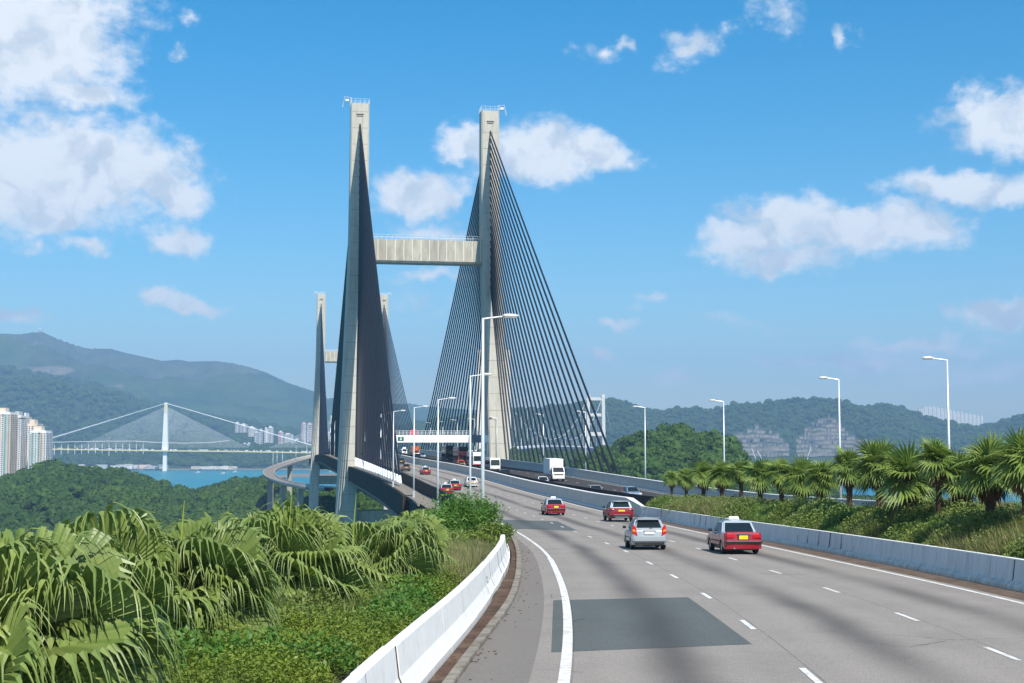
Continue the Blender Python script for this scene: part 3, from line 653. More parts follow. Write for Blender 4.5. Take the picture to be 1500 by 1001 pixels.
# the kink where the low barrier rises to the taller parapet of the bridge
a = MB(); xk = float(MB1(124)); zk = float(ZR(124))
q0 = [(xk, 124, zk-.3), (xk+.4, 124, zk-.3), (xk+.4, 124, zk+.92), (xk+.15, 124, zk+.92)]
xe = float(MB1(131)); ze = float(ZR(131)); q1 = [(xe-.1, 131, ze-.3), (xe+.6, 131, ze-.3), (xe+.6, 131, ze+1.47), (xe+.0, 131, ze+1.47)]
a.quadbox(q0, q1); e = a.build('barrier_transition', M['bridge_barrier']); tag(e, 'sloping concrete piece joining the low grey barrier to the taller median parapet', 'barrier')
w = MB().quadbox([(xk+.13,124,zk+.925),(xk+.42,124,zk+.925),(xk+.42,124,zk+.955),(xk+.13,124,zk+.955)], [(xe-.03,131,ze+1.475),(xe+.62,131,ze+1.475),(xe+.62,131,ze+1.505),(xe-.03,131,ze+1.505)])
w.build('coping', M['white_concrete'], e)
TALL = [(0, -.35), (0, 1.45), (.42, 1.45), (.42, -.35)]; TCAP = [(-.05, 1.455), (-.05, 1.53), (.47, 1.53), (.47, 1.455)]
MED = barrier('tall pale concrete median parapet running onto the bridge beside the three near lanes', MB1, 131, 560, 9.0, TALL, M['bridge_barrier'], None, 'median_parapet', 4, cap=TCAP)
mb = sweep_seg(MB1, 131, 560, [(-.25, -.1), (-.25, .16), (-.01, .18), (-.01, -.1)], None, 90); shift(mb, MED.location).build('painted_kerb', M['white_concrete'], MED)
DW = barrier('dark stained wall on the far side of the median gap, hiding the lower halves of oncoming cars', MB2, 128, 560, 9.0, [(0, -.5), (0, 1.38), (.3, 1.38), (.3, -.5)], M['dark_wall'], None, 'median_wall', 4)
RP = barrier('pale concrete parapet with white coping on the far edge of the oncoming carriageway', RB, 60, 560, 9.0, TALL, M['bridge_barrier'], None, 'outer_parapet', 4, cap=TCAP)
mb = sweep_seg(lambda y: RB(y)-.3, 60, 560, [(-.2, -.1), (-.2, .15), (.28, .17), (.28, -.1)], None, 90); shift(mb, RP.location).build('painted_kerb', M['cream_paint'], RP)
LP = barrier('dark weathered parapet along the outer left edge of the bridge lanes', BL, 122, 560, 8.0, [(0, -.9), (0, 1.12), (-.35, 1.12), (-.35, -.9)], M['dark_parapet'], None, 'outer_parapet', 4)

# ================================================================== the cable-stayed bridge
BR = thing('cable_stayed_bridge', 'long cable-stayed road bridge with two H shaped concrete towers and dark cable fans', 'bridge', (float(CL(360)), 360, 0)); B0 = BR.location
def bb(mb, name, m, smooth=False, bevel=0, parent=BR): 
    return shift(mb, B0).build(name, m, parent, smooth, bevel)
# deck: edge fascia, flange, sloping lower web on each side
LEDGE = lambda y: float(BL(y))-3.7
def side(sgn, fx, y0, y1):
    yy = list(np.arange(y0, y1, 12.0))+[y1]
    for a, b in zip(yy[:-1], yy[1:]):
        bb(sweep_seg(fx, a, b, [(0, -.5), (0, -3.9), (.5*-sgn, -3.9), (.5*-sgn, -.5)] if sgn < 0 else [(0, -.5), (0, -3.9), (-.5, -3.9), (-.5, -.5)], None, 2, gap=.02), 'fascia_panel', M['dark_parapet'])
side(-1, LEDGE, 203, 1000); side(1, lambda y: float(RB(y))+2.6, 203, 1000)
bb(sweep_seg(LEDGE, 203, 1000, [(-.12, -3.92), (-.12, -4.35), (1.2, -4.35), (1.2, -3.92)], None, 100), 'bottom_flange', M['flange'])
bb(sweep_seg(LEDGE, 203, 1000, [(1.0, -4.36), (4.6, -7.6), (5.0, -7.6), (1.6, -4.36)], None, 100), 'lower_web', M['girder'])
bb(sweep_seg(LEDGE, 175, 1000, [(.5, -.52), (3.35, -.52), (3.35, -.8), (.5, -.8)], None, 100), 'ledge', M['kerb'])
bb(sweep_seg(lambda y: float(RB(y)), 203, 1000, [(.45, -.52), (2.6, -.52), (2.6, -.8), (.45, -.8)], None, 100), 'ledge', M['kerb'])
mb = MB(); ys = np.arange(150, 1001, 10.0); V = []
for y in ys:
    l, r, z = LEDGE(y), float(RB(y))+2.6, float(ZR(y)); V += [(l+4.8, y, z-7.55), (r-4.8, y, z-7.55), (r-.6, y, z-1.1), (l+.6, y, z-1.1)]
F = []
for i in range(len(ys)-1):
    for k in range(4): F.append((i*4+k, i*4+(k+1) % 4, (i+1)*4+(k+1) % 4, (i+1)*4+k))
mb.add(V, F); bb(mb, 'deck_box', M['girder'])
# abutment block at the near end, with its rounded corner, and the low box beside it
ab = MB(); ring = [(-15.2, 203), (-14.0, 195), (-11.6, 178), (-9.2, 158), (-7.9, 148), (-7.1, 142), (-6.2, 139), (-5.2, 139.5)]
V = []; 
for x, y in ring: z = float(ZR(y))-.5; V += [(x, y, z), (x, y, z-.55), (x+.25, y+.3, z-.6), (x+.25, y+.3, z-14)]
n = len(ring); F = [(i*4+k, i*4+k+1, i*4+k+5, i*4+k+4) for i in range(n-1) for k in range(3)]
ab.add(V, F); tops = [(x, y, float(ZR(y))-.51) for x, y in ring]+[(float(BL(y)), y, float(ZR(y))-.51) for y in (139.5, 150, 165, 185, 203)]
bb(ab, 'abutment_wall', M['dark_parapet']); tb = MB(); tb.add(tops, [tuple(range(len(tops)))]); tb.v = [(x, y, z+.012) for x, y, z in tb.v]; bb(tb, 'abutment_top', M['kerb'])
bb(MB().box((-7.9, 128, float(ZR(128))-2.3), (4.2, 5, 3.2), .1), 'abutment_box', M['kerb'], bevel=.12)
bb(MB().box((-14.7, 201.2, float(ZR(201))-2.6), (1.6, 2.0, 4.4), .1), 'abutment_pilaster', M['dark_parapet'], bevel=.1)
bb(MB().box((2, 243, 26), (20, 3, 54), -.16, 0, .96), 'pier', M['pylon']); bb(MB().box((3, 205, 30), (30, 4, 46), -.16), 'pier', M['pylon'])
def tower(yc, topz_l, topz_r, ul_top, ur_top, name_l):
    """two legs, the crossbeam and the lower beam, with the fans of cables; returns nothing"""
    d = Vector((float(CL(yc+20)-CL(yc-20)), 40, 0)).normalized(); r = Vector((d.y, -d.x, 0)); c = Vector((float(CL(yc)), yc, 0))
    tops = []
    pyl = bpy.data.objects.new('tower', None); COL.objects.link(pyl); pyl.parent = BR; pyl.location = c-B0
    tag(pyl, name_l)
    o0 = c
    for s, tz in ((-1, topz_l), (1, topz_r)):
        st = 16.7 if yc < 500 else 17.3
        secs = [(tz, st, 2.35, 1.9), (tz-9, st, 2.35, 2.0), (CAMZ+54, st+.15, 2.4, 2.7), (CAMZ+45, st+.35, 2.4, 2.9), (CAMZ+20, st+1.3, 2.45, 3.3), (CAMZ-6, st+2.25, 2.5, 3.7), (CAMZ-30, st+3.0, 2.6, 4.0), (0, st+3.4, 2.8, 4.4)]
        mb = MB(); V = []
        for z, off, hw, hd in secs:
            m = c+r*(off*s); ch = .35
            for px, py in ((-hw+ch, -hd), (hw-ch, -hd), (hw, -hd+ch), (hw, hd-ch), (hw-ch, hd), (-hw+ch, hd), (-hw, hd-ch), (-hw, -hd+ch)):
                V.append(m+r*px+d*py+Vector((0, 0, z)))
        k = len(secs); F = [(i*8+j, i*8+(j+1) % 8, (i+1)*8+(j+1) % 8, (i+1)*8+j) for i in range(k-1) for j in range(8)]+[tuple(range(8)), tuple((k-1)*8+j for j in range(8))]
        mb.add(V, F); leg = shift(mb, o0).build('leg', M['pylon'], pyl)
        m = c+r*(st*s)
        # formwork lift lines, the hooded slot above the cables and the recessed cable channel
        j = MB()
        for z in np.arange(8, tz-2, 4.2):
            t = np.interp(z, [q[0] for q in reversed(secs)], [q[1] for q in reversed(secs)]); hw = np.interp(z, [q[0] for q in reversed(secs)], [q[2] for q in reversed(secs)]); hd = np.interp(z, [q[0] for q in reversed(secs)], [q[3] for q in reversed(secs)])
            mm = c+r*(t*s)+Vector((0, 0, z)); a1 = mm-r*(hw-.4)-d*(hd+.015); a2 = mm+r*(hw-.4)-d*(hd+.015)
            j.quadbox([a1, a2, a2+Vector((0,0,.09)), a1+Vector((0,0,.09))], [a1+d*.2, a2+d*.2, a2+d*.2+Vector((0,0,.09)), a1+d*.2+Vector((0,0,.09))])
        tag(shift(j, o0).build('lift_joint', M['kerb'], leg), kind='stuff')
        def fb(cx, zc, wx, hz, dep, depout):
            a = m+r*cx-d*(np.interp(zc, [CAMZ+54, tz-9, tz], [2.7, 2.0, 1.9])+depout)+Vector((0, 0, zc)); q = []
            for yy in (0, dep):
                q.append([a+r*sx*wx/2+Vector((0, 0, sz*hz/2))+d*yy for sx, sz in ((-1,-1),(1,-1),(1,1),(-1,1))])
            return q
        slot = MB(); slot.quadbox(*fb(0, tz-2.9, 1.9, .35, .4, .03)); shift(slot, o0).build('slot', M['black'], leg)
        hood = MB()
        for sx in (-1, 1): hood.quadbox(*fb(sx*.75, tz-5.6, .16, 4.2, .4, .10))
        hood.quadbox(*fb(0, tz-3.2, 1.66, .16, .5, .22)); shift(hood, o0).build('hood', M['pylon'], leg)
        # railing and davit on top
        rl = MB(); hw, hd = 2.35, 1.9; cs = [m+r*a+d*b+Vector((0, 0, tz)) for a, b in ((-hw, -hd), (hw, -hd), (hw, hd), (-hw, hd))]
        for a, b in zip(cs, cs[1:]+cs[:1]):
            for h in (.6, 1.15): rl.tube([a+Vector((0,0,h)), b+Vector((0,0,h))], .03, 5)
            for t in (0, .25, .5, .75): p = a.lerp(b, t); rl.tube([p, p+Vector((0,0,1.15))], .035, 5)
        shift(rl, o0).build('railing', M['white_paint'], leg)
        dv = MB(); p = m+r*(2.2*s)-d*.5+Vector((0,0,tz))
        dv.tube([p, p+Vector((0,0,1.6)), p+r*(1.6*s)+Vector((0,0,1.9)), p+r*(2.2*s)+Vector((0,0,-.8))], .13, 6); dv.box(p+r*(1.0*s)+Vector((0,0,.9)), (.9, .9, .6), .1); shift(dv, o0).build('davit', M['steel'], leg)
        tops.append((m, s))
    # crossbeams
    def beam(z, h, dep, off, nm, rail):
        a = c-r*(off-2.3); b = c+r*(off-2.3); q = []
        for p in (a, b):
            q.append([p-d*(dep-.4)+Vector((0,0,z-h/2)), p-d*dep+Vector((0,0,z-h/2+.5)), p-d*dep+Vector((0,0,z+h/2)), p+d*dep+Vector((0,0,z+h/2)), p+d*dep+Vector((0,0,z-h/2+.5)), p+d*(dep-.4)+Vector((0,0,z-h/2))])
        mb = MB().add(q[0]+q[1], [tuple(range(6)), tuple(6+i for i in range(6))]+[(i, (i+1) % 6, 6+(i+1) % 6, 6+i) for i in range(6)])
        bo = shift(mb, o0).build(nm, M['beam_conc'], pyl)
        if rail:
            jt = MB(); n = 13
            for i in range(n+1):
                p = a.lerp(b, (i+.3)/(n+.6))-d*(dep+.02); jt.quadbox([p+Vector((0,0,z-h/2+.6))-r*.07, p+Vector((0,0,z-h/2+.6))+r*.07, p+Vector((0,0,z+h/2))+r*.07, p+Vector((0,0,z+h/2))-r*.07], [p+d*.1+Vector((0,0,z-h/2+.6))-r*.07, p+d*.1+Vector((0,0,z-h/2+.6))+r*.07, p+d*.1+Vector((0,0,z+h/2))+r*.07, p+d*.1+Vector((0,0,z+h/2))-r*.07])
            shift(jt, o0).build('panel_joint', M['cream_paint'], bo)
            rl = MB()
            for e in (-dep+.1, dep-.1):
                a2, b2 = a+d*e+Vector((0,0,z+h/2)), b+d*e+Vector((0,0,z+h/2))
                for hh in (.6, 1.2): rl.tube([a2+Vector((0,0,hh)), b2+Vector((0,0,hh))], .028, 5)
                for i in range(24): p = a2.lerp(b2, i/23); rl.tube([p, p+Vector((0,0,1.2))], .03, 5)
            shift(rl, o0).build('railing', M['white_paint'], bo)
    beam(CAMZ+49.4, 5.9, 2.4, 17.1, 'crossbeam', True)
    beam(CAMZ-18, 4.5, 2.6, 19.6, 'lower_crossbeam', False)
    # cables: 22 in each half fan
    ztop = [tz for tz in (topz_l, topz_r)]
    sl = MB()
    for (m, s), tz in zip(tops, ztop):
        for way in (-1, 1):
            back = (way < 0) == (yc < 500)
            s0, s1 = (17.0, 126.0) if back else (17.0, 212.0)
            for i in range(22):
                t = i/21.0; z = (tz-5.4) - (1-t)**1.0*40.0; dist = s0+(s1-s0)*t
                ya = yc + way*dist*.987; xa = float(CL(ya)) + s*(18.0+.0*t)/abs(d.y)*1.0
                za = float(ZR(ya))-.2
                pa = Vector((xa, ya, za)); pt = Vector((m.x, m.y, z))+d*(way*(np.interp(z, [CAMZ+45, CAMZ+54, tz-9, tz], [2.9, 2.7, 2.0, 1.9])-.1))
                mid = pa.lerp(pt, .5)-Vector((0, 0, dist*.004))
                mb = MB().tube([pa, pa.lerp(pt, .25)-Vector((0,0,dist*.003)), mid, pa.lerp(pt, .75)-Vector((0,0,dist*.003)), pt], .205 if yc < 500 else .19, 7, cap=False)
                cb = shift(mb, B0).build('stay_cable', M['cable'], BR, True)
                if way < 0 and yc < 500:
                    dd = (pt-pa).normalized(); m2 = MB().tube([pa+dd*.0, pa+dd*(2.1 if s < 0 else 1.0)], .265, 8)
                    shift(m2, B0).build('anchor_sleeve', M['sleeve'], cb)
tower(360.0, CAMZ+87.0, CAMZ+86.4, 523, 718, 'near tower of the bridge')
tower(785.0, CAMZ+84.2, CAMZ+84.2, 469, 562, 'far tower of the bridge')
# gantry across the lanes just before the near tower
GY = 345.0
gl, gr = P(579.5, 643, GY), P(716, 643, GY)
GA = thing('sign_gantry', 'white box girder gantry spanning the bridge lanes beside the right tower leg', 'gantry', (gl.x, GY, float(ZR(GY))))
g0 = GA.location; zc = gl.z
mb = MB(); seg = (gr.x-gl.x)
for k, (a, b, mm) in enumerate(((0, .30, 'white_paint'), (.30, .56, 'white_paint'), (.56, .815, 'white_paint'), (.815, .925, 'blue_grey'), (.925, 1.0, 'white_paint'))):
    MB().box((seg*(a+b)/2, 0, zc-g0.z), (seg*(b-a)-.04, 1.0, 1.85)).build('girder_panel', M[mm], GA, bevel=.03)
for x in (.25, seg-.3): MB().box((x, .2, (zc-g0.z-.95)/2), (.5, .5, zc-g0.z-.95)).build('post', M['steel'], GA)
rl = MB()
for i in range(26): x = seg*i/25; rl.tube([(x, 0, zc-g0.z+.95), (x, 0, zc-g0.z+1.9)], .05, 5)
for h in (1.4, 1.9): rl.tube([(0, 0, zc-g0.z+h), (seg, 0, zc-g0.z+h)], .045, 5)
rl.build('railing', M['white_paint'], GA)
sg = MB().box((P(587.5, 643, GY).x-gl.x, -.56, 0+zc-g0.z), (1.4, .1, .9)).build('lane_signal', M['green_sign'], GA)
ar = MB(); ax = P(587.5, 643, GY).x-gl.x; ar.add([(ax-.1,-.625,zc-g0.z+.35),(ax+.1,-.625,zc-g0.z+.35),(ax+.1,-.625,zc-g0.z-.05),(ax+.3,-.625,zc-g0.z-.05),(ax,-.625,zc-g0.z-.38),(ax-.3,-.625,zc-g0.z-.05),(ax-.1,-.625,zc-g0.z-.05)], [(0,1,2,3,4,5,6)])
ar.build('arrow', M['white_paint'], sg)
rd = P(605.5, 634, GY+3); sgn = thing('round_sign', 'red round warning board standing above the gantry rail', 'sign', rd)
V = [(math.cos(t)*.95, -.06, math.sin(t)*.95) for t in np.linspace(0, 2*math.pi, 13)[:-1]]
V = [(x*(1.0 if i % 2 else .86), y, z*(1.0 if i % 2 else .86)) for i, (x, y, z) in enumerate(V)]
MB().add(V+[(x, .06, z) for x, y, z in V], [tuple(range(12)), tuple(12+i for i in range(12))]+[(i, (i+1) % 12, 12+(i+1) % 12, 12+i) for i in range(12)]).build('disc', M['red_sign'], sgn)
MB().box((0, 0, -1.35), (.12, .12, 1.2)).build('post', M['steel'], sgn)

# ================================================================== street lamps
def lamp_proto():
    t = thing('street_lamp', '', 'street lamp')
    MB().tube([(0, 0, 0), (0, 0, 4), (0, 0, 12.0)], [.13, .11, .075], 10).build('pole', M['steel'], t, True)
    MB().tube([(0, 0, 0), (0, 0, .9)], .17, 10).build('base', M['steel'], t)
    MB().tube([(0, 0, 11.95), (.4, 0, 12.0), (1.25, 0, 12.1)], [.05, .045, .04], 8).build('arm', M['steel'], t)
    h = MB(); 
    secs = [(1.1, .10, .06), (1.22, .17, .10), (1.45, .19, .12), (1.75, .15, .10), (1.98, .06, .05)]; V = []
    for x, w, hh in secs:
        for k in range(8): a = k*math.pi/4; V.append((x, w*math.cos(a), 12.12+hh*math.sin(a)))
    h.add(V, [(i*8+k, i*8+(k+1) % 8, (i+1)*8+(k+1) % 8, (i+1)*8+k) for i in range(4) for k in range(8)]+[tuple(range(8)), tuple(32+k for k in range(8))])
    h.build('lamp_head', M['lamp_head'], t, True); MB().box((1.5, 0, 12.02), (.62, .26, .06)).build('lens', M['lamp_glass'], t, bevel=.02)
    return t
LP0 = lamp_proto(); first = True
LTOP = {(-1.62, 79.0): 463, (-3.75, 128): 549, (-8.2, 158): 584, (-13.4, 195): 596, (-19.3, 232): 602, (33.4, 109): 525, (31.5, 137): 554, (28.7, 193): 587, (21.2, 227): 596, (14.0, 271): 603, (6.7, 305): 607}   # height of each lamp arm above eye level, as sighted
lamps = [(-1.62, 79.0, 12.1, 0, 'tallest-looking lamp post, standing in the feathery bush in front of the right tower leg'),
 (-3.75, 128, 12.6, 0, 'second lamp post from the feathery bush, just left of the tallest-looking one'),
 (-8.2, 158, 12.7, 0, 'lamp post on the bridge ledge beside the two red taxis driving close together'),
 (-13.4, 195, 12.7, 0, 'lamp post on the bridge ledge nearest the last white anchor sleeve'),
 (-19.3, 232, 12.7, 0, 'lamp post behind the left cable fan with only its head reaching clear of the cables'),
 (33.4, 109, 12.0, 1, 'rightmost lamp post, rising tall behind the palms'),
 (31.5, 137, 12.0, 1, 'second lamp post from the right, rising in front of the stepped quarry'),
 (28.7, 193, 12.2, 1, 'lamp post rising at the right foot of the wooded headland'),
 (21.2, 227, 12.0, 1, 'lamp post in front of the wooded headland just right of the outermost cable'),
 (14.0, 271, 12.0, 1, 'lamp post among the outer right cables in front of the distant H shaped tower'),
 (6.7, 305, 11.6, 1, 'lamp post seen through the middle of the right cable fan')]
for x, y, h, side_, lab in lamps:
    o = LP0 if first else copy_tree(LP0); first = False
    fx = float(ZR(y))
    o.location = (x, y, fx-.5 if not side_ else fx-.3); o.scale = (1, 1, (h)/12.1); o.rotation_euler.z = (math.pi+.05 if side_ else .03)
    o.scale.z = ((655-LTOP[(x, y)])/FPX*y+CAMZ-o.location.z)/12.1
    o['label'] = lab; o['group'] = 'street lamps along the road'
for k, y in enumerate(range(275, 560, 42)):
    for sd_, fx in ((0, lambda y: float(BL(y))-2.2), (1, lambda y: float(RB(y))+1.6)):
        if y < 320 and sd_: continue
        o = copy_tree(LP0); o.location = (fx(y), y, float(ZR(y))-.4); o.rotation_euler.z = math.pi*sd_; o.scale = (1, 1, 1)
        o['label'] = 'distant lamp post on the %s bridge edge, number %s beyond the near cables' % ('left' if not sd_ else 'right', ('one', 'two', 'three', 'four', 'five', 'six', 'seven', 'eight')[k]); o['group'] = 'small lamps along the %s edge of the bridge' % ('left' if not sd_ else 'right')
# ================================================================== vehicles
def extrude_profile(poly, xs, mats, midx=None):
    """side outline (y, z) carried across the width; xs = list of (x, inset_y, inset_z)"""
    mb = MB(); ys = [p[0] for p in poly]; yc = (min(ys)+max(ys))/2; hl = (max(ys)-min(ys))/2; V = []; zb = min(p[1] for p in poly); zt = max(p[1] for p in poly)
    for x, iy, iz in xs:
        for y, z in poly:
            k = (y-yc)/hl; yy = y - iy*math.copysign(abs(k)**6, k); f = (z-zb)/(zt-zb); V.append((x, yy, z-iz*max(0, f)**2))
    n = len(poly); k = len(xs); F = [(i*n+j, i*n+(j+1) % n, (i+1)*n+(j+1) % n, (i+1)*n+j) for i in range(k-1) for j in range(n)]
    F += [tuple(range(n)), tuple((k-1)*n+j for j in reversed(range(n)))]
    mb.add(V, F); return mb
def wheels(t, W, ax, r=.31, tw=.2):
    for y in ax:
        for s in (-1, 1):
            x = s*(W/2-tw/2-.015); pr = [(-tw/2, r*.62), (-tw/2, r*.93), (-tw/2+.03, r), (tw/2-.03, r), (tw/2, r*.93), (tw/2, r*.62)]
            mb = MB(); n = 20; V = [(x+a, y+b*math.cos(2*math.pi*i/n), r+b*math.sin(2*math.pi*i/n)) for i in range(n) for a, b in pr]; k = len(pr)
            mb.add(V, [(i*k+j, i*k+j+1, ((i+1) % n)*k+j+1, ((i+1) % n)*k+j) for i in range(n) for j in range(k-1)]); w = mb.build('wheel', M['tyre'], t, True)
            d = MB(); V = [(x+s*(tw/2-.03), y, r)]+[(x+s*(tw/2-.012), y+r*.62*math.cos(2*math.pi*i/n), r+r*.62*math.sin(2*math.pi*i/n)) for i in range(n)]
            d.add(V, [(0, i+1, (i+1) % n+1) for i in range(n)]); d.build('rim', M['rim'], w)
def car(name, label, cat, body, roof=None, L=4.4, W=1.7, H=1.45, kind='sedan', plate='plate_y', taxi=False, group=None):
    t = thing(name, label, cat, group=group); body = M[body]; roof = M[roof] if roof else body
    r = .31 if kind != 'suv' else .35; gap = .33*r
    yR, yF = (.95, L-.85) if kind == 'sedan' else (.68, L-.80)
    belt, deck, hood = (.92, .98, .90) if kind == 'sedan' else ((.93, .96, .92) if kind == 'hatch' else (1.02, 1.05, 1.0))
    sill = .24 if kind != 'suv' else .32
    def arch(yc): return [(yc+ (r+.06)*math.cos(a), r+(r+.06)*math.sin(a)) for a in np.linspace(-.25, math.pi+.25, 9)]
    top = [(.0, .52), (.02, .66), (.05, deck-.10), (.12, deck)] + ([(1.02, deck+.02), (1.15, belt)] if kind == 'sedan' else [(.3, belt)]) + [(L-1.35, hood+.01), (L-.75, hood-.06), (L-.2, hood-.18), (L-.04, .58), (L, .46)]
    bottom = [(L-.05, sill+.0)]+[p for p in arch(yF) if p[1] > sill-.02]+[p for p in arch(yR) if p[1] > sill-.02]+[(.06, sill)]
    poly = top+bottom; w = W/2
    xs = [(-w, .16, .10), (-w+.035, .09, .035), (-w+.13, .035, .01), (-w*.45, .005, 0), (w*.45, .005, 0), (w-.13, .035, .01), (w-.035, .09, .035), (w, .16, .10)]
    b = extrude_profile(poly, xs, None).build('body', body, t, False)
    # underside kept dark
    MB().box((0, L/2, sill+.02), (W-.25, L-.3, .16)).build('underbody', M['black'], t)
    # greenhouse
    if kind == 'sedan': gy = (.86, L-1.30, 1.42, L-2.02)
    elif kind == 'hatch': gy = (.10, L-.95, .62, L-1.9)
    else: gy = (.12, L-1.25, .55, L-2.0)
    gw0, gw1 = w-.045, (w-.20 if kind == 'sedan' else w-.27); z0 = belt-.03
    Q0 = [(-gw0, gy[0], z0), (gw0, gy[0], z0), (gw0, gy[1], z0), (-gw0, gy[1], z0)]; Q1 = [(-gw1, gy[2], H), (gw1, gy[2], H), (gw1, gy[3], H), (-gw1, gy[3], H)]
    g = MB().add(Q0+Q1, [(0,3,2,1),(4,5,6,7),(0,1,5,4),(1,2,6,5),(2,3,7,6),(3,0,4,7)]).build('cabin', roof, t, bevel=.06 if kind == 'sedan' else .10, seg=3)
    # slightly crowned roof skin
    rp = []; n = 5
    for i in range(n):
        for j in range(n):
            a, c = -1+2*i/(n-1), -1+2*j/(n-1); rp.append((a*(gw1-.05), (gy[2]+gy[3])/2+c*((gy[3]-gy[2])/2-.05), H-.02+.045*(1-a*a)*(1-c*c*.6)))
    MB().add(rp, [(i*n+j, (i+1)*n+j, (i+1)*n+j+1, i*n+j+1) for i in range(n-1) for j in range(n-1)]).build('roof', roof, t, True)
    def pane(nm, a, b_, c, d, u0, u1, v0, v1, off=.012):
        a, b_, c, d = map(Vector, (a, b_, c, d)); f = lambda u, v: (a*(1-u)+b_*u)*(1-v)+(d*(1-u)+c*u)*v
        nn = (b_-a).cross(d-a).normalized()*off; q = [f(u0, v0), f(u1, v0), f(u1, v1), f(u0, v1)]
        return MB().quadbox([p-nn*.4 for p in q], [p+nn for p in q]).build(nm, M['glass'], t)
    pane('rear_window', Q0[0], Q0[1], Q1[1], Q1[0], .10 if kind != 'sedan' else .075, .90 if kind != 'sedan' else .925, .22 if kind != 'sedan' else .10, .84)
    pane('windscreen', Q0[2], Q0[3], Q1[3], Q1[2], .06, .94, .08, .90)
    cuts = ((.16, .50), (.53, .90)) if kind == 'sedan' else ((.10, .28), (.31, .56), (.59, .90))
    for a, c in cuts:
        pane('side_window', Q0[3], Q0[0], Q1[0], Q1[3], 1-c, 1-a, .14, .86); pane('side_window', Q0[1], Q0[2], Q1[2], Q1[1], a, c, .14, .86)
    # lamps, bumpers, plate, mirrors, handles
    if kind == 'sedan':
        for s in (-1, 1):
            MB().box((s*(w-.25), .055, .80), (.34, .10, .16)).build('tail_light', M['tail'], t, bevel=.02)
            MB().box((s*(w-.22), L-.09, .66), (.36, .12, .15)).build('headlight', M['headlamp'], t, bevel=.03)
        MB().box((0, .0, .55), (W-.02, .14, .10)).build('bumper', M['black'], t, bevel=.03); MB().box((0, -.075, .59), (W-.16, .02, .035)).build('bumper_trim', M['chrome'], t)
        MB().box((0, .035, .90), (.62, .06, .045)).build('plate_garnish', M['chrome'], t, bevel=.01); MB().box((0, .025, .755), (.50, .05, .20)).build('plate_recess', M['black'], t)
        MB().box((0, -.003, .755), (.40, .02, .17)).build('number_plate', M[plate], t)
        MB().box((0, L+.0, .46), (W-.05, .14, .16)).build('bumper', M['black'], t, bevel=.04)
    elif kind == 'hatch':
        for s in (-1, 1):
            q = [(s*(w-.015), .10, .78), (s*(w-.27), .0, .66), (s*(w-.21), .06, 1.06), (s*(w-.06), .14, 1.20)]; 
            MB().quadbox(q, [(x, y+.1, z) for x, y, z in q]).build('tail_light', M['tail'], t)
            q = [(s*(w-.045), .065, .86), (s*(w-.20), .028, .83), (s*(w-.18), .04, .95), (s*(w-.055), .09, .98)]
            MB().quadbox(q, [(x, y+.05, z) for x, y, z in q]).build('indicator', M['amber'], t)
            MB().box((s*(w-.22), L-.10, .68), (.34, .14, .18)).build('headlight', M['headlamp'], t, bevel=.04)
        MB().box((0, .02, .48), (W-.1, .20, .26)).build('bumper', body, t, bevel=.07, seg=2); MB().box((0, .02, .31), (W-.30, .16, .10)).build('lower_valance', M['black'], t, bevel=.02)
        MB().box((0, -.0, .80), (.46, .03, .12)).build('number_plate', M[plate], t); MB().box((0, .02, .905), (.6, .03, .03)).build('tailgate_trim', M['chrome'], t)
        MB().tube([(0, .12, 1.0), (.25, .19, 1.08)], .012, 5).build('rear_wiper', M['black'], t); MB().box((0, .35, H+.0), (W*.62, .22, .03)).build('rear_spoiler', roof, t, bevel=.01)
    else:
        for s in (-1, 1):
            MB().box((s*(w-.20), .05, .96), (.30, .12, .13)).build('tail_light', M['tail'], t, bevel=.03); MB().box((s*(w-.28), .0, .965), (.12, .05, .06)).build('reversing_light', M['headlamp'], t)
            MB().box((s*(w-.24), L-.1, .80), (.36, .14, .13)).build('headlight', M['headlamp'], t, bevel=.03)
        MB().box((0, .0, .60), (W-.06, .18, .30)).build('bumper', body, t, bevel=.08, seg=2); MB().box((0, -.06, .42), (W-.5, .10, .20)).build('diffuser', M['black'], t, bevel=.03)
        MB().box((0, -.10, .54), (W-.62, .05, .05)).build('skid_trim', M['chrome'], t); MB().box((0, -.10, .36), (W-.85, .04, .05)).build('skid_plate', M['rim'], t)
        MB().box((0, .0, .86), (.52, .05, .12)).build('number_plate', M[plate], t); MB().box((0, .42, H-.0), (W*.66, .30, .035)).build('rear_spoiler', roof, t, bevel=.012)
    for s in (-1, 1):
        MB().box((s*(w+.09), gy[1]-.28, belt+.08), (.18, .10, .13)).build('door_mirror', M['black'], t, bevel=.03)
        for yy in ((gy[0]+gy[1])/2-.15, (gy[0]+gy[1])/2+.85):
            if yy < gy[1]-.2: MB().box((s*(w+.005), yy, belt-.12), (.03, .16, .03)).build('door_handle', M['chrome'] if kind == 'sedan' else body, t)
        MB().box((s*(w+.003), L/2, .56), (.02, L-2.7, .06)).build('side_trim', M['black'], t)
        seam = MB()
        for yy in ((gy[0]+gy[1])/2+.05, gy[1]-.45, gy[0]+.45): seam.box((s*(w-.006), yy, .64), (.02, .014, .5))
        for bx, c0 in enumerate(seam.v[::8]): pass
        for k in range(3): 
            m1 = MB(); m1.v = seam.v[k*8:k*8+8]; m1.f = [tuple(i-k*8 for i in f) for f in seam.f[k*6:k*6+6]]; m1.m = [0]*6; m1.build('door_seam', M['black'], t)
    MB().tube([(-w*.5, -.03, .27), (-w*.5, .3, .27)], .03, 8).build('exhaust', M['rim'], t)
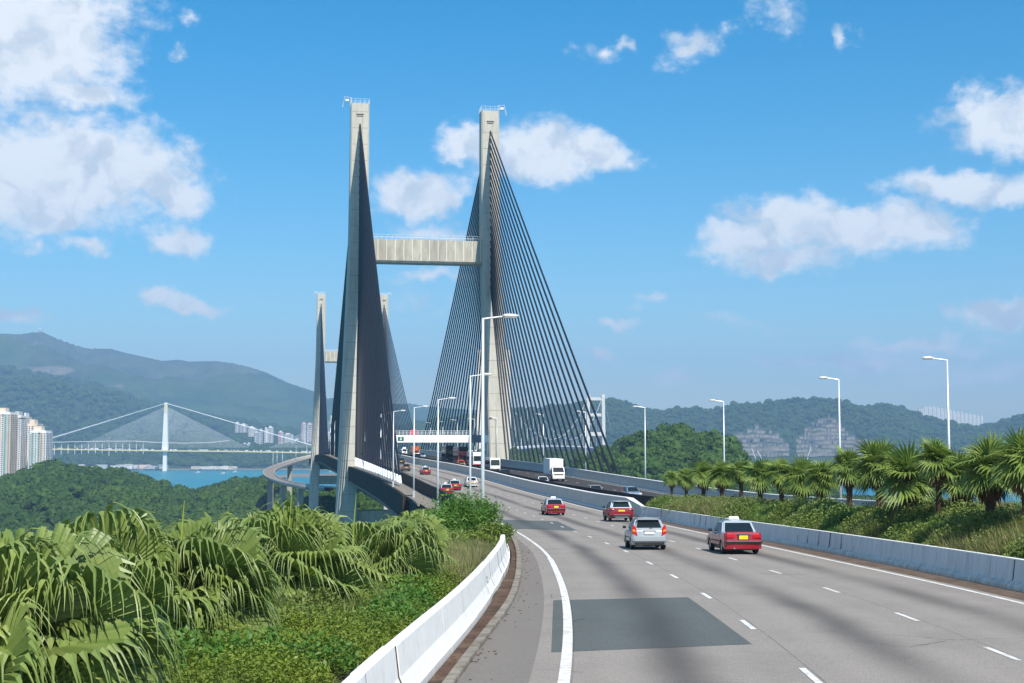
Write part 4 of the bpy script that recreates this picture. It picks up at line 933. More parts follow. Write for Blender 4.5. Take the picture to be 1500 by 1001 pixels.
    if taxi:
        MB().box((0, (gy[2]+gy[3])/2+.15, H+.11), (.50, .18, .15), 0, 0, .86).build('roof_sign', M['plate_w'], t, bevel=.02)
        MB().tube([(-.5, gy[3]-.1, H), (-.62, gy[3]-.5, H+.55)], .006, 4).build('aerial', M['black'], t)
    wheels(t, W, (yR, yF), r); return t
def place(t, x, y, away=True, dx=0.0, yaw=0):
    f = SOL if away else MB2
    head = math.atan2(float(f(y+2)-f(y-2)), 4.0); grade = math.atan2(float(ZR(y+3)-ZR(y-3)), 6.0)
    t.location = (x, y, float(ZR(y))+.012); t.rotation_euler = (grade if away else -grade, 0, -head+yaw+(0 if away else math.pi)); return t
def relabel(o, s): o['label'] = s; return o
tx = car('taxi', 'largest, nearest red taxi with silver roof and white roof sign, beside the grey barrier', 'taxi', 'taxi_red', 'roof_silver', 4.6, 1.69, 1.45, 'sedan', taxi=True, group='red and silver taxis')
place(tx, 10.35, 64.0, yaw=.03)
for x, y, lab, yw in ((3.95, 127.5, 'red taxi with a pale silver roof crossing the far dark asphalt patch', .02), (-8.6, 190, 'red taxi ahead of the patch, the nearer and left one of the close pair', 0), (-8.15, 207, 'red taxi ahead of the patch, the farther and right one of the close pair', 0), (-16.3, 272, 'lone small red taxi farthest along the lanes near the left cables', 0)):
    relabel(place(copy_tree(tx), x, y, yaw=yw), lab)
place(car('hatchback_car', 'silver hatchback with red side lamps and a white plate in the middle lane', 'car', 'silver', None, 3.6, 1.70, 1.50, 'hatch', 'plate_w'), 6.55, 68.2)
place(car('sport_utility_car', 'dark red sport utility car with a silver roof and yellow plate beside the barrier kink', 'car', 'deep_red', 'roof_silver', 4.35, 1.90, 1.60, 'suv'), 8.55, 111.5)
place(car('estate_car', 'white and red car driving beside the median parapet right of the two close taxis', 'car', 'car_white', None, 4.5, 1.75, 1.5, 'sedan'), -6.05, 219)
place(car('dark_car', 'dark grey car driving away near the gantry, left of the lone small taxi', 'car', 'car_grey', None, 4.4, 1.75, 1.5, 'hatch'), -21.6, 292)
place(car('dark_car', 'small dark car far ahead beside the white median under the gantry', 'car', 'car_black', None, 4.4, 1.75, 1.5, 'sedan'), -27.3, 352)
# oncoming cars seen over the dark wall
def on(y, k): return float(MB2(y))+(float(RB(y))-float(MB2(y)))*k
for y, k, col_, kind, lab in ((180, 5.4, 'car_blue', 'hatch', 'pale blue oncoming car whose roof shows over the dark wall near the bush'),
                    (187, 2.3, 'silver', 'sedan', 'silver oncoming car showing only its roof between the lorry and the pale blue car'),
                    (225, 2.2, 'car_white', 'sedan', 'white oncoming car half hidden below the lorry front'),
                    (259, 2.0, 'car_black', 'sedan', 'black oncoming car behind the white box lorry'),
                    (424, 3.2, 'car_green', 'suv', 'dark green oncoming car just below the gantry'),
                    (445, 6.5, 'car_blue', 'hatch', 'pale oncoming car below the left part of the gantry'),
                    (330, 4.0, 'car_orange', 'sedan', 'orange red oncoming car beside the coaches under the right end of the gantry')):
    place(car('oncoming_car', lab, 'car', col_, None, 4.3, 1.75, 1.5, kind), float(MB2(y))+k, y, False)
def lorry(label, L=7.4, W=2.35, H=3.45, cab='cream_paint', box='cargo_white', name='box_lorry'):
    t = thing(name, label, 'lorry'); w = W/2; cb = 1.75
    MB().box((0, (L-cb)/2-.05, (H+1.05)/2), (W, L-cb-.1, H-1.05)).build('cargo_box', M[box], t, bevel=.04)
    for z in (1.12, H-.06):
        for s in (-1, 1): MB().box((s*(w+.01), (L-cb)/2-.05, z), (.05, L-cb-.1, .1)).build('box_rail', M['rim'], t)
    MB().box((0, L/2-.2, .85), (.9, L-1.2, .25)).build('chassis', M['black'], t)
    y0 = L-cb; poly = [(y0+.02, .75), (y0+.02, 2.25), (y0+.35, 2.42), (y0+1.15, 2.38), (y0+1.62, 1.55), (y0+1.72, 1.35), (y0+1.75, .5), (y0+1.3, .5), (y0+1.25, .85), (y0+1.0, 1.0), (y0+.7, 1.0), (y0+.45, .85), (y0+.4, .7)]
    extrude_profile(poly, [(-w+.12, .06, .06), (-w+.17, .02, .02), (0, 0, 0), (w-.17, .02, .02), (w-.12, .06, .06)], None).build('cab', M[cab], t)
    q = [(-w+.22, y0+1.63, 1.56), (w-.22, y0+1.63, 1.56), (w-.30, y0+1.19, 2.33), (-w+.30, y0+1.19, 2.33)]; MB().quadbox([(x, y-.05, z) for x, y, z in q], [(x, y+.02, z+.01) for x, y, z in q]).build('windscreen', M['glass'], t)
    for s in (-1, 1):
        q = [(s*(w-.115), y0+.35, 1.5), (s*(w-.115), y0+1.42, 1.5), (s*(w-.13), y0+1.1, 2.15), (s*(w-.13), y0+.35, 2.15)]; MB().quadbox([(x-s*.03, y, z) for x, y, z in q], q).build('side_window', M['glass'], t)
        MB().box((s*(w-.38), y0+1.76, .86), (.40, .05, .20)).build('headlight', M['headlamp'], t, bevel=.02); MB().box((s*(w+.02), y0+1.75, 1.85), (.14, .08, .42)).build('door_mirror', M['black'], t)
    MB().box((0, y0+1.78, .58), (W-.3, .16, .26)).build('bumper', M[cab], t, bevel=.04); MB().box((0, y0+1.745, 1.18), (W-.8, .04, .16)).build('grille', M['black'], t)
    MB().box((0, y0+1.87, .60), (.45, .02, .13)).build('number_plate', M['plate_w'], t)
    MB().box((0, y0+.55, 2.75), (W-.5, .5, .55), 0, 0, .7).build('wind_deflector', M[cab], t, bevel=.05)
    wheels(t, W-.1, (1.5, L-1.1), .42, .26); return t
place(lorry('white box lorry with cream cab coming towards the camera in front of the right cables', H=3.75), 6.6, 248, False)
t = lorry('orange lorry far ahead below the red round board on the gantry', 7, 2.4, 3.6, 'car_orange', 'car_orange'); place(t, -30.2, 440, False)
t = lorry('small white van like lorry far down the left lanes below the green signal', 5.5, 1.9, 2.4, 'car_white', 'cargo_white', 'box_van'); place(t, -36.2, 475, False)
def coach(label, col_, lower, L=10.5, W=2.45, H=3.1, decks=1, name='coach'):
    t = thing(name, label, 'bus'); w = W/2
    poly = [(0, .4), (0, H-.25), (.2, H), (L-.35, H), (L-.08, H-.5), (L, 1.2), (L, .4)]
    extrude_profile(poly, [(-w, .08, .08), (-w+.08, .02, .01), (0, 0, 0), (w-.08, .02, .01), (w, .08, .08)], None).build('body', M[col_], t)
    MB().box((0, L/2, .72), (W+.03, L-.3, .42)).build('lower_band', M[lower], t, bevel=.02)
    for d in range(decks):
        zb = 1.45+d*1.95
        q = [(-w+.14, L-.01-.04*d, zb-.15), (w-.14, L-.01-.04*d, zb-.15), (w-.18, L-.08-.06*d, zb+1.0), (-w+.18, L-.08-.06*d, zb+1.0)]; MB().quadbox([(x, y-.05, z) for x, y, z in q], [(x, y+.03, z) for x, y, z in q]).build('windscreen', M['glass'], t)
        for s in (-1, 1):
            n = 6
            for i in range(n): MB().box((s*(w+.004), .5+(L-1.3)*(i+.5)/n, zb+.42), (.03, (L-1.3)/n-.12, .8)).build('side_window', M['glass'], t)
    for s in (-1, 1):
        MB().box((s*(w-.35), L+.0, .75), (.36, .06, .2)).build('headlight', M['headlamp'], t, bevel=.02); MB().box((s*(w+.12), L-.1, 2.1), (.12, .1, .4)).build('door_mirror', M['black'], t)
    MB().box((0, L+.02, .5), (W-.2, .12, .22)).build('bumper', M[lower], t, bevel=.04); wheels(t, W-.05, (2.4, L-2.3), .46, .28); return t
place(coach('small white and grey bus coming past the foot of the right tower leg', 'car_white', 'car_grey', 7.0, 2.1, 2.75, name='minibus'), -4.6, 296, False)
place(coach('white and red coach behind the small grey bus near the right tower leg', 'car_white', 'bus_red', 10.5, 2.45, 3.3), -9.6, 340, False)
place(coach('dark red double deck bus behind the coach, under the right end of the gantry', 'bus_red', 'car_black', 10.5, 2.5, 4.3, 2, 'double_deck_bus'), -13.6, 358, False)
place(coach('grey double deck bus standing tall below the middle of the gantry', 'car_grey', 'car_black', 10.5, 2.5, 4.3, 2, 'double_deck_bus'), -17.8, 385, False)
# ================================================================== distant bridges
def far_cable(mb, a, b, r): mb.tube([a, b], r, 4, cap=False)
TK = thing('white_cable_bridge', 'distant white cable-stayed bridge with single mast towers crossing the channel before the mountains', 'bridge', (P(243, 690, 3930).x, 3930, 0)); T0 = TK.location
M['tk_white'] = mat('far_bridge_white', (.80, .81, .80), .6); M['tk_yellow'] = mat('far_bridge_yellow', (.72, .60, .28), .6)
def mast(u, vt, fan_l, fan_r, Y, nl, nr, topy=590):
    x = (u-750)/FPX*Y; mb = MB(); V = []
    zt = P(u, vt, Y).z
    for z, hw in ((0, 5.5), (48, 5.0), (62, 8.5), (zt*.62, 6.0), (zt-28, 4.4), (zt, 3.6)):
        V += [(x-hw, Y-4, z), (x+hw, Y-4, z), (x+hw, Y+4, z), (x-hw, Y+4, z)]
    mb.add(V, [(i*4+j, i*4+(j+1) % 4, (i+1)*4+(j+1) % 4, (i+1)*4+j) for i in range(5) for j in range(4)]+[(20,21,22,23)])
    tw = shift(mb, T0).build('mast', M['tk_white'], TK)
    shift(MB().box((x, Y-4.2, zt-16), (5.6, 1, 26)), T0).build('mast_head', M['tk_yellow'], tw)
    for sd_, uf, n in ((-1, fan_l, nl), (1, fan_r, nr)):
        if n == 0: continue
        for i in range(n):
            t = (i+1)/n; ud = u+(uf-u)*t; a = P(ud, 656, Y); b = P(u, vt+6+(1-t)*34, Y)
            for yy in (-12, 12):
                c = MB(); far_cable(c, Vector((a.x, a.y+yy, a.z)), Vector((b.x, b.y+yy*.2, b.z)), .19); shift(c, T0).build('stay_cable', M['tk_white'], TK)
mast(243.5, 590, 112, 362, 3930, 24, 22); mast(487, 609, 396, 580, 3930, 18, 0)
for u0, v0, u1, v1 in ((243.5, 591, 66, 645), (243.5, 591, 462, 654)):
    for yy in (-10, 10):
        a, b = P(u0, v0, 3930), P(u1, v1, 3930); c = MB(); far_cable(c, a+Vector((0, yy*.3, 0)), b+Vector((0, yy, 0)), .75); shift(c, T0).build('tie_cable', M['tk_white'], TK)
pts = [P(u, v, 3930) for u, v in ((-60, 657.5), (68, 658), (243, 660.5), (350, 661.5), (462, 663.5), (560, 666))]
mb = MB(); V = []
for p in pts:
    for dy, dz in ((-14, 0), (-14, -3.2), (14, -3.2), (14, 0)): V.append(p+Vector((0, dy, dz+1.5)))
mb.add(V, [(i*4+j, i*4+(j+1) % 4, (i+1)*4+(j+1) % 4, (i+1)*4+j) for i in range(5) for j in range(4)]); shift(mb, T0).build('deck', M['tk_yellow'], TK)
rr = random.Random(21)
trf = MB()
for i in range(60):
    u = rr.uniform(64, 455); p = P(u, np.interp(u, [68, 243, 350, 462], [658, 660.5, 661.5, 663.5]), 3925); trf.box((p.x, p.y-8, p.z+3), (rr.uniform(4, 11), 2.5, rr.uniform(1.6, 3.4)))
tag(trf.build('distant_traffic', M['cargo_white']), 'tiny pale vehicles crossing the distant white bridge deck', 'traffic', kind='stuff')
# viaduct on columns behind it
VI = thing('viaduct', 'pale elevated road on slim columns behind the left half of the white cable bridge', 'viaduct', P(140, 660, 4400)); v0_ = VI.location
mb = MB(); V = []
pp = [P(u, v, 4400) for u, v in ((62, 648), (110, 647), (160, 646), (200, 646), (230, 648), (270, 649), (310, 648), (336, 645))]
for p in pp:
    for dy, dz in ((-8, 0), (-8, -1.6), (8, -1.6), (8, 0)): V.append(p+Vector((0, dy, dz)))
mb.add(V, [(i*4+j, i*4+(j+1) % 4, (i+1)*4+(j+1) % 4, (i+1)*4+j) for i in range(7) for j in range(4)]); shift(mb, v0_).build('deck', M['tk_white'], VI)
for u in np.arange(70, 215, 10.0):
    v = np.interp(u, [62, 200, 270, 336], [648, 646, 649, 645]); p = P(u, v, 4400); shift(MB().box((p.x, p.y, p.z/2-1.5), (1.6, 2, p.z-2)), v0_).build('column', M['tk_white'], VI)
# suspension bridge beyond the right cables
SB = thing('suspension_bridge', 'distant suspension bridge with two pale H shaped towers seen through the right cables', 'bridge', (P(723, 655, 2070).x, 2070, 0)); S0 = SB.location
M['sb_conc'] = mat('far_tower_concrete', (.66, .62, .54), .8); M['sb_deck'] = mat('far_deck_white', (.74, .75, .75), .6)
def htower(ul, ur, vt, Y, wleg, base_z, beams, nm):
    root = bpy.data.objects.new('tower', None); COL.objects.link(root); root.parent = SB; root.location = Vector(((P(ul, 600, Y).x+P(ur, 600, Y).x)/2, Y, 0))-S0; O = S0+root.location; tag(root, nm)
    zt = P(ul, vt, Y).z
    for u, s in ((ul, -1), (ur, 1)):
        x = P(u, 600, Y).x
        mb = MB(); V = []
        for z, o in ((base_z, s*2.5), (zt, 0)):
            for a, b in ((-1, -9), (1, -9), (1, 9), (-1, 9)): V.append((x+o+a*wleg/2, Y+b, z))
        mb.add(V, [(i, (i+1) % 4, 4+(i+1) % 4, 4+i) for i in range(4)]+[(4,5,6,7)]); lg = shift(mb, O).build('leg', M['sb_conc'], root)
        shift(MB().box((x, Y, zt+1.5), (wleg*.8, 12, 5), 0, 0, .6), O).build('saddle_housing', M['blue_grey'], lg)
    for v, h in beams:
        zb = P(ul, v, Y).z; xl, xr = P(ul, 600, Y).x, P(ur, 600, Y).x; shift(MB().box(((xl+xr)/2, Y, zb), (xr-xl-wleg+.5, 10, h)), O).build('crossbeam', M['sb_conc'], root)
    return zt
zA = htower(704.0, 743.5, 513, 2070, 7.5, 0, ((560, 8), (620, 8)), 'nearer tower, half hidden by the near bridge tower leg'); zB = htower(862, 883.5, 578, 3800, 8.2, 0, ((584.5, 8), (608, 8), (636, 10)), 'farther tower')
# the two main cables hang between the towers and run down to the nearer shore
for k in range(2):
    a = P((704.0, 743.5)[k], 513, 2070); b = P((862, 883.5)[k], 578, 3800); pts = []
    low = 82.0
    for i in range(25):
        t = i/24; p = a.lerp(b, t); p.z = p.z - (p.z-low)*(1-(2*t-1)**2); pts.append(p)
    shift(MB().tube(pts, .55, 6), S0).build('main_cable', M['sb_deck'], SB)
    far = b+Vector((60, 420, -(b.z-60))); shift(MB().tube([b, far], .9, 6), S0).build('main_cable', M['sb_deck'], SB)
    hg = MB()
    for p in pts[1:-1]:
        hg.tube([p, Vector((p.x, p.y, 63))], .22, 4)
    tag(shift(hg, S0).build('hangers', M['sb_deck'], SB), kind='stuff')
dk = [P(u, v, Y) for u, v, Y in ((690, 661, 1900), (724, 658.5, 2070), (760, 654.5, 2350), (800, 652.5, 2700), (840, 653.5, 3200), (873, 656.5, 3800), (900, 658, 4300))]
for nm, w_, z0, z1, mt in (('deck', 18, 0, -2.6, 'sb_deck'), ('deck_truss', 16, -2.7, -8.5, 'black')):
    mb = MB(); V = []
    for p in dk:
        for dx, dz in ((-w_, z0), (-w_, z1), (w_, z1), (w_, z0)): V.append(p+Vector((dx*.9, -dx*.4, dz)))
    mb.add(V, [(i*4+j, i*4+(j+1) % 4, (i+1)*4+(j+1) % 4, (i+1)*4+j) for i in range(6) for j in range(4)]); shift(mb, S0).build(nm, M[mt], SB)
# looping viaduct seen behind the left cables
LV = thing('looping_viaduct', 'elevated grey road curving back on itself above the trees left of the bridge towers', 'viaduct', P(395, 694, 980)); l0 = LV.location
path = [P(*q) for q in ((540, 655, 1120), (500, 660, 1130), (476, 664, 1135), (455, 669, 1130), (432, 675, 1110), (412, 682, 1070), (400, 687, 1030), (394, 692, 990), (396, 698, 955), (405, 703, 925), (420, 707.5, 900), (440, 711, 880), (460, 714, 868), (490, 716, 855))]
fine_ = []
for i in range(len(path)-1):
    for t in (0, .34, .67): 
        p0, p1, p2, p3 = path[max(i-1, 0)], path[i], path[i+1], path[min(i+2, len(path)-1)]
        fine_.append(.5*((2*p1)+(-p0+p2)*t+(2*p0-5*p1+4*p2-p3)*t*t+(-p0+3*p1-3*p2+p3)*t**3))
def sweep3(pts, prof):
    mb = MB(); V = []; k = len(prof)
    for i, p in enumerate(pts):
        d = (pts[min(i+1, len(pts)-1)]-pts[max(i-1, 0)]); d.z = 0; d.normalize(); n = Vector((d.y, -d.x, 0)); V += [p+n*a+Vector((0, 0, b)) for a, b in prof]
    mb.add(V, [(i*k+j, i*k+(j+1) % k, (i+1)*k+(j+1) % k, (i+1)*k+j) for i in range(len(pts)-1) for j in range(k)]); return mb
shift(sweep3(fine_, [(-3.9, 0), (-3.9, -.8), (-2.0, -1.7), (2.0, -1.7), (3.9, -.8), (3.9, 0)]), l0).build('deck', M['beam_conc'], LV)
shift(sweep3(fine_, [(-3.5, .05), (-3.5, .02), (3.5, .02), (3.5, .05)]), l0).build('road_surface', M['kerb'], LV)
for s in (-1, 1): shift(sweep3(fine_, [(s*3.9, -.9), (s*3.9, .95), (s*3.6, .95), (s*3.6, 0)]), l0).build('parapet', M['bridge_barrier'], LV)
for i in (3, 8, 13, 19, 24, 29, 33, 36, 39):
    if i < len(fine_): p = fine_[i]; d = fine_[min(i+1, len(fine_)-1)]-p; shift(MB().box((p.x, p.y, (p.z-2.4)/2), (3.4, 1.8, p.z-2.5), math.atan2(d.y, d.x)+1.57), l0).build('pier', M['beam_conc'], LV)
for kk, (u, v, Y) in enumerate(((398, 683, 1045), (404, 681, 1060), (432, 673, 1112), (448, 669, 1128), (412, 680, 1072))):
    o = copy_tree(LP0); p = P(u, v+4, Y); o.location = (p.x, p.y+5.3, p.z); o.rotation_euler.z = 1.6; o.scale = (1.4, 1.4, 1.0); o['label'] = ('leftmost tiny lamp post at the bend of the looping viaduct', 'tiny lamp post second from the bend of the looping viaduct', 'tiny lamp post halfway along the upper limb of the looping viaduct', 'tiny lamp post on the looping viaduct closest to the far bridge tower', 'tiny lamp post third from the bend of the looping viaduct')[kk]; o['group'] = 'lamps on the looping viaduct'
# ================================================================== buildings
def block_mat(nm, c): return nmat(nm, c, [x*.88 for x in c], .08, .8, coord='World')
M['b_white'] = block_mat('block_white', (.74, .74, .72)); M['b_cream'] = block_mat('block_cream', (.68, .58, .47)); M['b_teal'] = block_mat('block_pale_teal', (.42, .58, .56)); M['b_pink'] = block_mat('block_pink', (.68, .40, .42)); M['b_grey'] = block_mat('block_grey', (.46, .48, .48)); M['b_win'] = mat('block_window', (.05, .07, .085), .2)
def tower_block(label, ul, ur, vt, vb, Y, floors, bays, cols, group=None, win=True, crown=True, depth=22, name='apartment_tower'):
    a, b = P(ul, vt, Y), P(ur, vt, Y); zb = max(0.0, P(ul, vb, Y).z); W_ = b.x-a.x; H_ = a.z-zb
    t = thing(name, label, 'building', ((a.x+b.x)/2, Y, zb), 0, group)
    bw = W_/bays; wn = MB()
    for i in range(bays):
        x = -W_/2+bw*(i+.5); pr = (0, 1.6, .7)[i % 3]; c = cols[i % len(cols)]; hh = H_-(0 if i % 3 else 1.5)
        MB().box((x, depth/2-pr, hh/2), (bw-.12, depth, hh)).build('wall_bay', M[c], t)
        if win:
            nwin = 2 if bw > 5 else 1; fh = hh/floors
            for f in range(floors):
                for k in range(nwin): wn.box((x+(k-(nwin-1)/2)*bw*.45, -pr-.02, fh*(f+.5)), (bw*(.3 if nwin == 2 else .5), .25, fh*.5))
    # side windows too
    if win:
        for f in range(floors):
            for k in range(4): wn.box((W_/2+.0, 3+k*5, H_/floors*(f+.5)), (.3, 2, H_/floors*.5))
        tag(wn.build('window', M['b_win'], t), kind='stuff')
    if crown:
        MB().box((0, depth/2, H_+1.2), (W_*.9, depth*.9, 2.4)).build('parapet', M[cols[0]], t); MB().box((-W_*.1, depth/2, H_+4.5), (W_*.42, depth*.5, 4.6)).build('roof_plant', M[cols[-1]], t)
    return t
tower_block('tall cream and teal apartment tower at the left edge of the picture', -12, 16, 607, 712, 1480, 36, 6, ['b_white', 'b_teal', 'b_cream'])
tower_block('apartment tower with narrow teal bays, second from the left edge', 16.5, 31, 612, 712, 1500, 36, 4, ['b_white', 'b_teal', 'b_grey'])
tower_block('slim pale apartment tower between the two wide left clusters', 31.5, 37.5, 614, 706, 1530, 35, 2, ['b_cream', 'b_white'])
tower_block('cream apartment tower with red brown flank behind the rightmost cluster tower', 37, 55, 624, 706, 1520, 30, 4, ['b_cream', 'b_white', 'b_cream'])
tower_block('white and teal apartment tower, rightmost of the large left cluster', 42, 68, 634, 700, 1490, 27, 6, ['b_white', 'b_teal', 'b_white', 'b_teal', 'b_cream'])
fb_ = [(355, 361, 652, 668, ['b_white'], 'low white block left of the far tall white towers'), (361.5, 367.5, 651, 669, ['b_white', 'b_grey'], 'low grey white block beside the low white block on the far shore'),
 (371, 376, 652, 670, ['b_white'], 'narrow low white block at the foot of the far tall towers'), (373, 379, 634, 668, ['b_white', 'b_grey'], 'white far tower, leftmost of the tall group behind the tie cable'),
 (379.5, 385, 631, 668, ['b_white', 'b_grey'], 'white far tower, second of the tall group behind the tie cable'), (387, 392, 629, 668, ['b_grey', 'b_white'], 'greyish far tower in the middle of the tall group'), (392.5, 399.5, 627, 668, ['b_white', 'b_grey', 'b_white'], 'tallest white far tower at the right end of the tall group'),
 (407.5, 414.5, 634, 668, ['b_pink', 'b_pink', 'b_white'], 'pink far tower standing alone'), (415.5, 429, 637.5, 662, ['b_grey', 'b_white', 'b_grey', 'b_white'], 'broad pale grey slab right of the pink tower'),
 (441.5, 448, 621, 662, ['b_pink', 'b_white', 'b_grey'], 'tall pink and white latticed tower left of the near tower legs'), (450, 458, 622, 662, ['b_white', 'b_grey', 'b_pink'], 'tall pale latticed tower touching the far bridge tower'),
 (344, 351, 621, 634, ['b_grey', 'b_white'], 'grey white block high on the slope above the tie cable'), (352, 362, 623, 634, ['b_white', 'b_grey'], 'small white block high on the slope above the tie cable'), (364, 374, 627.5, 640, ['b_white'], 'wide white block on the slope touching the tie cable'),
 (431, 440, 645, 660, ['b_white', 'b_grey'], 'low white block right of the broad slab'), (462, 470, 640, 664, ['b_white', 'b_pink'], 'pale block between the far bridge tower legs'), (475, 483, 634, 664, ['b_white', 'b_grey'], 'pale tower between the far bridge tower legs')]
for ul, ur, vt, vb, cols, lab in fb_: tower_block(lab, ul, ur, vt, vb, 4750, 14, max(2, int((ur-ul)/2.2)), cols, 'far shore towers', win=(ur-ul) > 5, crown=True, depth=26)
rs = [1340+i*5.9 for i in range(17)]
for i, u in enumerate(rs):
    vt = np.interp(u, [1340, 1352, 1362, 1380, 1440], [605, 598.5, 598, 602, 613.5]); vb = 626
    tower_block('white tower block, number %s in the row on the skyline ridge counted from the left' % ['one','two','three','four','five','six','seven','eight','nine','ten','eleven','twelve','thirteen','fourteen','fifteen','sixteen','seventeen'][i], u, u+5.2, vt-3, vb, 6400, 12, 3, ['b_white', 'b_grey', 'b_white'], 'white towers on the ridge', win=False, crown=False, depth=18)
# low sheds and container stacks along the far shores
rr = random.Random(33); names = []
def sheds(name, label, ranges, Y, n, cols, hmax):
    mb = MB()
    for i in range(n):
        u = rr.uniform(*ranges); p = P(u, 660, Y+rr.uniform(-60, 60)); h = rr.uniform(3, hmax); mb.box((p.x, p.y, 3+h/2), (rr.uniform(8, 34), 14, h), 0, rr.randrange(len(cols)))
    tag(mb.build(name, [M[c] for c in cols]), label, 'port', kind='stuff')
sheds('container_stacks', 'jumble of pale containers and sheds on the far shore seen through the right cables', (742, 900), 3160, 190, ['b_white', 'b_grey', 'b_pink', 'b_cream'], 22)
sheds('shore_sheds', 'pale low sheds along the waterline right of the white mast', (286, 345), 4080, 34, ['b_white', 'b_cream'], 9)
sheds('shore_sheds', 'pale low buildings along the wooded shore left of the white mast', (100, 240), 4120, 60, ['b_cream', 'b_grey', 'b_white'], 14)
for u, v, Y, lab in ((291, 692.5, 3600, 'small white boat nearest the mast pier'), (328, 693.5, 3500, 'small white boat below the right end of the waterline sheds'), (345, 692, 3700, 'small white boat farthest right on the turquoise channel')):
    p = P(u, v, Y); b = thing('motor_boat', lab, 'boat', (p.x, p.y, 0), 0, 'white boats on the channel')
    hl = MB(); hl.add([(-9,-2.5,1.8),(7,-2.5,2.0),(12,0,2.6),(7,2.5,2.0),(-9,2.5,1.8),(-8,-1.5,-.4),(8,0,-.4),(-8,1.5,-.4)], [(0,1,2,3,4),(0,5,6,1),(1,6,2),(2,6,3),(3,6,7,4),(4,7,5,0)]); hl.build('hull', M['car_white'], b); MB().box((-1, 0, 3.2), (8, 3, 2.6), 0, 0, .8).build('cabin', M['car_white'], b); MB().box((-1, -1.45, 3.3), (6, .2, .9)).build('cabin_window', M['b_win'], b)
for u, v, s, lab in ((58.5, 483, 1, 'white radar dome on a mast at the highest point of the left mountains'), (11, 488, .7, 'smaller white dome on the mountain crest near the left edge')):
    p = P(u, v, 9150); r = thing('radar_dome', lab, 'radar dome', (p.x, p.y, p.z-22*s))
    MB().tube([(0, 0, -14), (0, 0, 16*s)], 4*s, 8).build('mast', M['b_grey'], r); bm = bmesh.new(); bmesh.ops.create_icosphere(bm, subdivisions=2, radius=9*s, matrix=Matrix.Translation((0, 0, 21*s))); me = bpy.data.meshes.new('dome'); bm.to_mesh(me); bm.free(); me.materials.append(M['b_white']); inst('dome', me, r)
for u, v0c, v1c, lean, lab in ((1107, 672, 657, -6, 'pair of thin pale crane jibs on the shore below the left quarry'), (1183, 670, 655, 5, 'thin pale crane jib on the shore below the right quarry')):
    a, b = P(u, v0c, 3300), P(u+lean, v1c, 3300); c = thing('crane', lab, 'crane', (a.x, a.y, 3)); MB().tube([(0, 0, 0), (0, 0, a.z-3)], 1.2, 6).build('crane_mast', M['b_white'], c); MB().tube([(0, 0, a.z-3), (b.x-a.x, 0, b.z-3)], .9, 6).build('jib', M['b_white'], c)
    if lean < 0: MB().tube([(14, 0, a.z-3), (4, 0, b.z-8)], .8, 6).build('jib', M['b_white'], c)
# ================================================================== haze
hb = MB().box((0, 5750, 420), (19000, 13500, 850)); hz = hb.build('haze', None) if False else None
me = hb.mesh('haze', []); hz = bpy.data.objects.new('haze', me); COL.objects.link(hz); hz['kind'] = 'stuff'
hm = bpy.data.materials.new('haze_air'); hm.use_nodes = True; ht = hm.node_tree; ht.nodes.clear(); o_ = ht.nodes.new('ShaderNodeOutputMaterial'); pv = ht.nodes.new('ShaderNodeVolumePrincipled')
pv.inputs['Color'].default_value = (.37, .64, 1.0, 1); pv.inputs['Density'].default_value = 1.25e-4; pv.inputs['Anisotropy'].default_value = 0.0
ht.links.new(pv.outputs[0], o_.inputs['Volume']); me.materials.append(hm)
